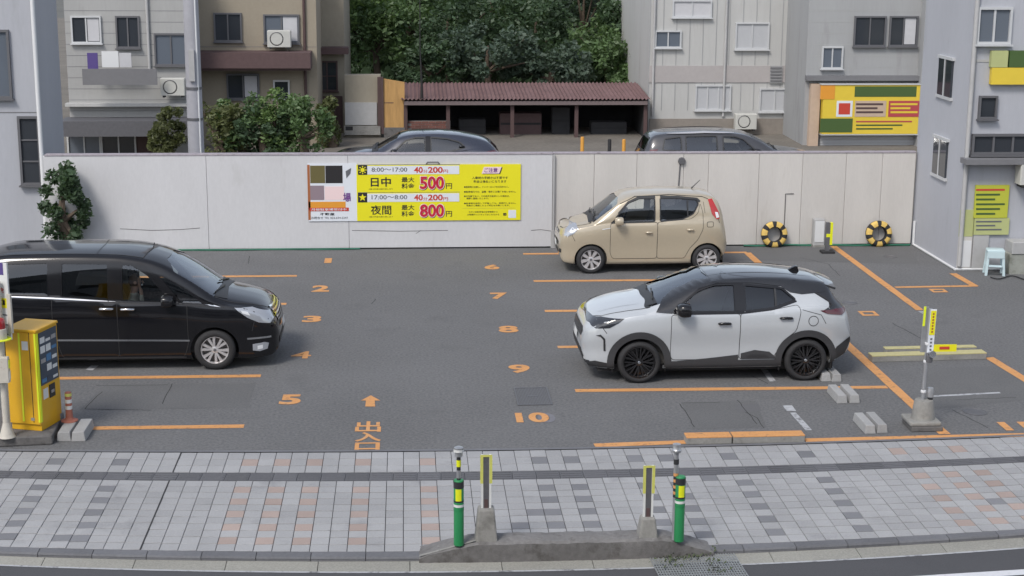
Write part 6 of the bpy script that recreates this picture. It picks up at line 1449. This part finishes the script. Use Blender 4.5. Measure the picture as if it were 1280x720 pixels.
# ---- dark grey compact wagon behind the wall
WAGON = dict(SUV, L=4.0, axles=(.85, 3.30), wr=.30, arch=.35, paint='paint_grey',
 top=[(0,.58),(.03,.72),(.1,.85),(.3,.95),(.7,1.03),(.95,1.07),(1.05,1.11),(1.4,1.34),(1.75,1.47),(2.1,1.51),(2.6,1.52),(3.2,1.50),(3.6,1.45),(3.72,1.38),(3.84,1.15),(3.9,1.0),(3.96,.85),(4.0,.6)],
 bot=[(0,.46),(.03,.32),(.12,.22),(.5,.19),(3.4,.20),(3.8,.30),(3.93,.42),(4.0,.52)], half=[(0,.48),(.03,.58),(.1,.69),(.22,.76),(.42,.81),(.8,.84),(2,.845),(3.3,.845),(3.6,.82),(3.84,.76),(3.94,.68),(4.0,.56)],
 belt=[(0,.52),(.03,.66),(.1,.76),(.25,.85),(.6,.93),(1,.97),(1.4,.98),(2.4,1.0),(3.3,1.03),(3.7,1.0),(4.0,.55)],
 rail=[(0,.36),(.1,.54),(.3,.63),(.98,.67),(1.4,.64),(1.8,.59),(2.4,.575),(3.2,.56),(3.6,.55),(3.85,.57),(4.0,.48)], crown=[(0,.02),(.1,.04),(.6,.06),(.98,.075),(1.4,.10),(1.8,.075),(2.6,.065),(3.5,.06),(3.8,.05),(4.0,.02)],
 windows=[[(1.45,1.01),(2.2,1.02),(2.2,1.40),(1.95,1.395),(1.76,1.33)], [(2.33,1.025),(3.0,1.05),(3.0,1.40),(2.33,1.41)], [(3.1,1.055),(3.5,1.08),(3.45,1.34),(3.1,1.39)]],
 glass=['glass_clear','glass_smoke','glass_smoke'], windshield=[(-.62,1.05),(-.35,1.09),(.35,1.09),(.62,1.05),(.56,1.36),(.3,1.43),(-.3,1.43),(-.56,1.36)], ws_x=(.95,2.0), rear_glass=[(-.5,1.03),(.5,1.03),(.46,1.33),(-.46,1.33)], rg_x=(3.5,0),
 cabin=(1.4,3.4), dash_z=1.0, seat_x=1.9, bench_x=[2.7], mirror=(1.5,1.03,.9), wiper=(1.0,1.08),
 doors=[dict(poly=[(1.32,.98),(1.32,.40),(1.36,.32),(2.25,.32),(2.25,.99)], handle=(2.08,.88,.18,'paint_grey')), dict(poly=[(2.28,.99),(2.28,.32),(2.78,.32),(2.95,.6),(3.05,.75),(3.05,1.02)], handle=(2.9,.9,.18,'paint_grey'))])
WAGON['patches'] = [('tail_light','side',[(3.6,1.1),(3.76,1.08),(3.84,.9),(3.7,.88)],'lamp_red_dark',.01,None), ('headlight','side',[(.12,.82),(.5,.92),(.45,.86),(.2,.77)],'lamp_clear',.008,None)]
WAGON['strips'] = [('roof_rail','side',[(1.95,1.455),(2.6,1.47),(3.4,1.44)],.03,'silver',.03,False,True)]
yx = G(798, 479).x-.86
car_w, lfy = make_car('parked_car', YARIS, 'pearl white crossover with black roof, black wheels and grey wheel arch cladding', 'car', (yx, 22.945+.8825-.045, 0), RAD(.4))
# roof spoiler
sv = []
for (x, z, w, th) in ((3.55, 1.515, .54, .02), (3.75, 1.485, .55, .03), (3.92, 1.425, .53, .028)):
    for y in (-w, -w*.5, 0, w*.5, w): sv += [(x+.03*(1-abs(y/w)), y, z-.045*abs(y/w)**2), (x+.03*(1-abs(y/w))-.01, y, z-.045*abs(y/w)**2-th)]
sf = []
for i in range(2):
    for j in range(4):
        a = i*10+j*2; sf += [(a, a+2, a+12, a+10), (a+1, a+11, a+13, a+3)]
for j in range(4): a = 20+j*2; sf.append((a, a+2, a+3, a+1))
for i in range(2): a = i*10; sf += [(a, a+10, a+11, a+1), (a+8, a+9, a+19, a+18)]
MB().add(sv, sf).build('roof_spoiler', 'paint_roof', car_w, smooth=40)
# shark-fin antenna
p = lfy.hit('top', 3.38, 0)[0]
MB().prism([(3.28, p.z-.02), (3.30, p.z+.02), (3.40, p.z+.075), (3.44, p.z+.07), (3.47, p.z-.03)], 'y', -.03, .03).build('antenna_fin', 'gloss_black', car_w, smooth=40)
mx_ = G(738, 342).x-.62
car_b, lfm = make_car('parked_car', MOCO, 'small beige kei hatchback with silver wheels parked against the white wall', 'car', (mx_, 30.73+.7375-.03, 0), RAD(.3))
p = lfm.hit('top', 2.72, 0)[0]
MB().tube([p-Vector((0,0,.02)), p+Vector((.05,0,.035)), p+Vector((.19,0,.17))], [.018,.010,.006], 6).build('antenna', 'black_plastic', car_b)
sx_ = G(269, 463).x+.98
car_v, lfs = make_car('minivan', SERENA, 'black minivan with chrome grille and a person in the front seat', 'minivan', (sx_, 24.0+.8475-.045, 0), pi+RAD(.2))
s0 = GY(626, 185, 40.4).x
ts, _l = make_car('parked_car', SUV, 'dark navy crossover parked behind the white wall in front of the plywood board', 'car', (s0-4.42, 41.0, 0), 0)
ts.scale = (1.05, 1, 1.02)
w0 = GY(996, 190, 40.6).x
tw, _l = make_car('parked_car', WAGON, 'dark grey wagon behind the white wall beside the orange posts', 'car', (w0+.7, 41.2, 0), pi)
tw.scale = (1.22, 1.05, 1.05)
# ================================================================== person in the minivan's front seat
def make_person(loc, rz):
    t = thing('person', 'person in pale clothes sitting in the front seat of the black minivan', 'person', loc, rz)
    V = []; E_ = []; Rr = []
    def v(p, r): V.append(p); Rr.append(r); return len(V)-1
    def e(*ids):
        for a, b in zip(ids[:-1], ids[1:]): E_.append((a, b))
    hip = v((0,0,.0), .135); wa = v((-.05,0,.17), .125); ch = v((-.08,0,.34), .14); nb = v((-.07,0,.46), .075); nk = v((-.055,0,.53), .052); hd = v((-.03,0,.60), .075); hm = v((-.02,0,.68), .098); ht = v((-.03,0,.75), .075)
    e(hip, wa, ch, nb, nk, hd, hm, ht)
    for s in (1, -1):
        th = v((.06,s*.09,-.01), .10); kn = v((.44,s*.12,.20 if s < 0 else .10), .066); an = v((.60,s*.12,-.22), .044); ft = v((.74,s*.12,-.26), .036)
        e(hip, th, kn, an, ft)
        sh = v((-.08,s*.17,.42), .062)
        if s < 0: el = v((.10,s*.24,.26), .043); wr = v((.08,s*.14,.50), .030); pm = v((.065,s*.10,.57), .032); fb, fd = Vector((.055,s*.085,.59)), Vector((-.1,.25*-s,1)).normalized()
        else: el = v((.06,s*.24,.20), .043); wr = v((.28,s*.18,.22), .030); pm = v((.34,s*.17,.23), .032); fb, fd = Vector((.36,s*.17,.235)), Vector((1,0,-.15)).normalized()
        e(ch, sh, el, wr, pm)
        side = fd.cross(Vector((0,1,0)) if s > 0 else Vector((1,0,0))).normalized()
        for k, L_ in enumerate((.055,.07,.075,.07)):
            b = fb+side*(.016*(k-1.5)); a1 = v(tuple(b), .011); a2 = v(tuple(b+fd*L_*.55), .009); a3 = v(tuple(b+fd*L_+Vector((0,0,-.012))), .007); e(pm, a1, a2, a3)
        b = fb-fd*.02+side*.03; a1 = v(tuple(b), .011); a2 = v(tuple(b+side*.025+fd*.025), .009); e(pm, a1, a2)
    me = bpy.data.meshes.new('body'); me.from_pydata(V, E_, []); o = bpy.data.objects.new('body', me); COL.objects.link(o)
    sk = o.modifiers.new('skin', 'SKIN'); 
    for i, r in enumerate(Rr): me.skin_vertices[0].data[i].radius = (r, r)
    me.skin_vertices[0].data[0].use_root = True
    o.modifiers.new('sub', 'SUBSURF').levels = 2
    dg = bpy.context.evaluated_depsgraph_get(); m2 = bpy.data.meshes.new_from_object(o.evaluated_get(dg)); bpy.data.objects.remove(o)
    m2.materials.clear()
    for m_ in ('shirt', 'trousers', 'skin', 'hair'): m2.materials.append(MATS[m_])
    for p in m2.polygons:
        x, y, z = p.center; p.use_smooth = True
        if z > .50 or (z > .18 and x > .24 and abs(y) > .13 and y > 0 and z > .19) : k = 2
        elif x > .02 and z < .3 and abs(y) < .2: k = 1
        elif z < .08: k = 1
        else: k = 0
        p.material_index = k
    b = link('body', m2, t)
    # hair cap, nose, eyes, mouth, ear
    mb = MB(); vs = []; n = 14; m = 9
    for j in range(m):
        el = -35+125*j/(m-1)
        for i in range(n+1):
            az = RAD(62+236*i/n); r = .112; vs.append((-.03+r*1.02*cos(RAD(el))*cos(az), r*.92*cos(RAD(el))*sin(az), .685+r*1.05*sin(RAD(el))))
    mb.add(vs, [(j*(n+1)+i, j*(n+1)+i+1, (j+1)*(n+1)+i+1, (j+1)*(n+1)+i) for j in range(m-1) for i in range(n)]); mb.build('hair', 'hair', t, smooth=70)
    MB().tube([(.07,0,.685),(.098,0,.655),(.078,0,.648)], [.012,.014,.010], 6).build('nose', 'skin', t, smooth=70)
    for s in (1, -1):
        MB().lathe([(0,-.012),(.011,-.006),(.013,0),(.011,.006),(0,.012)], 10, 'x', (.072,s*.035,.69), cap=False).build('eye', 'hair', t, smooth=70)
        MB().lathe([(0,-.012),(.022,-.008),(.026,0),(.02,.008),(0,.01)], 10, 'y', (-.02,s*.098,.675), cap=False).build('ear', 'skin', t, smooth=70)
    MB().box(.062,-.022,.612,.076,.022,.619).build('mouth', 'lamp_red_dark', t)
    return t
pc = GY(168, 352, 24.43)
make_person((pc.x+.05, 24.40, pc.z-.665), 0)
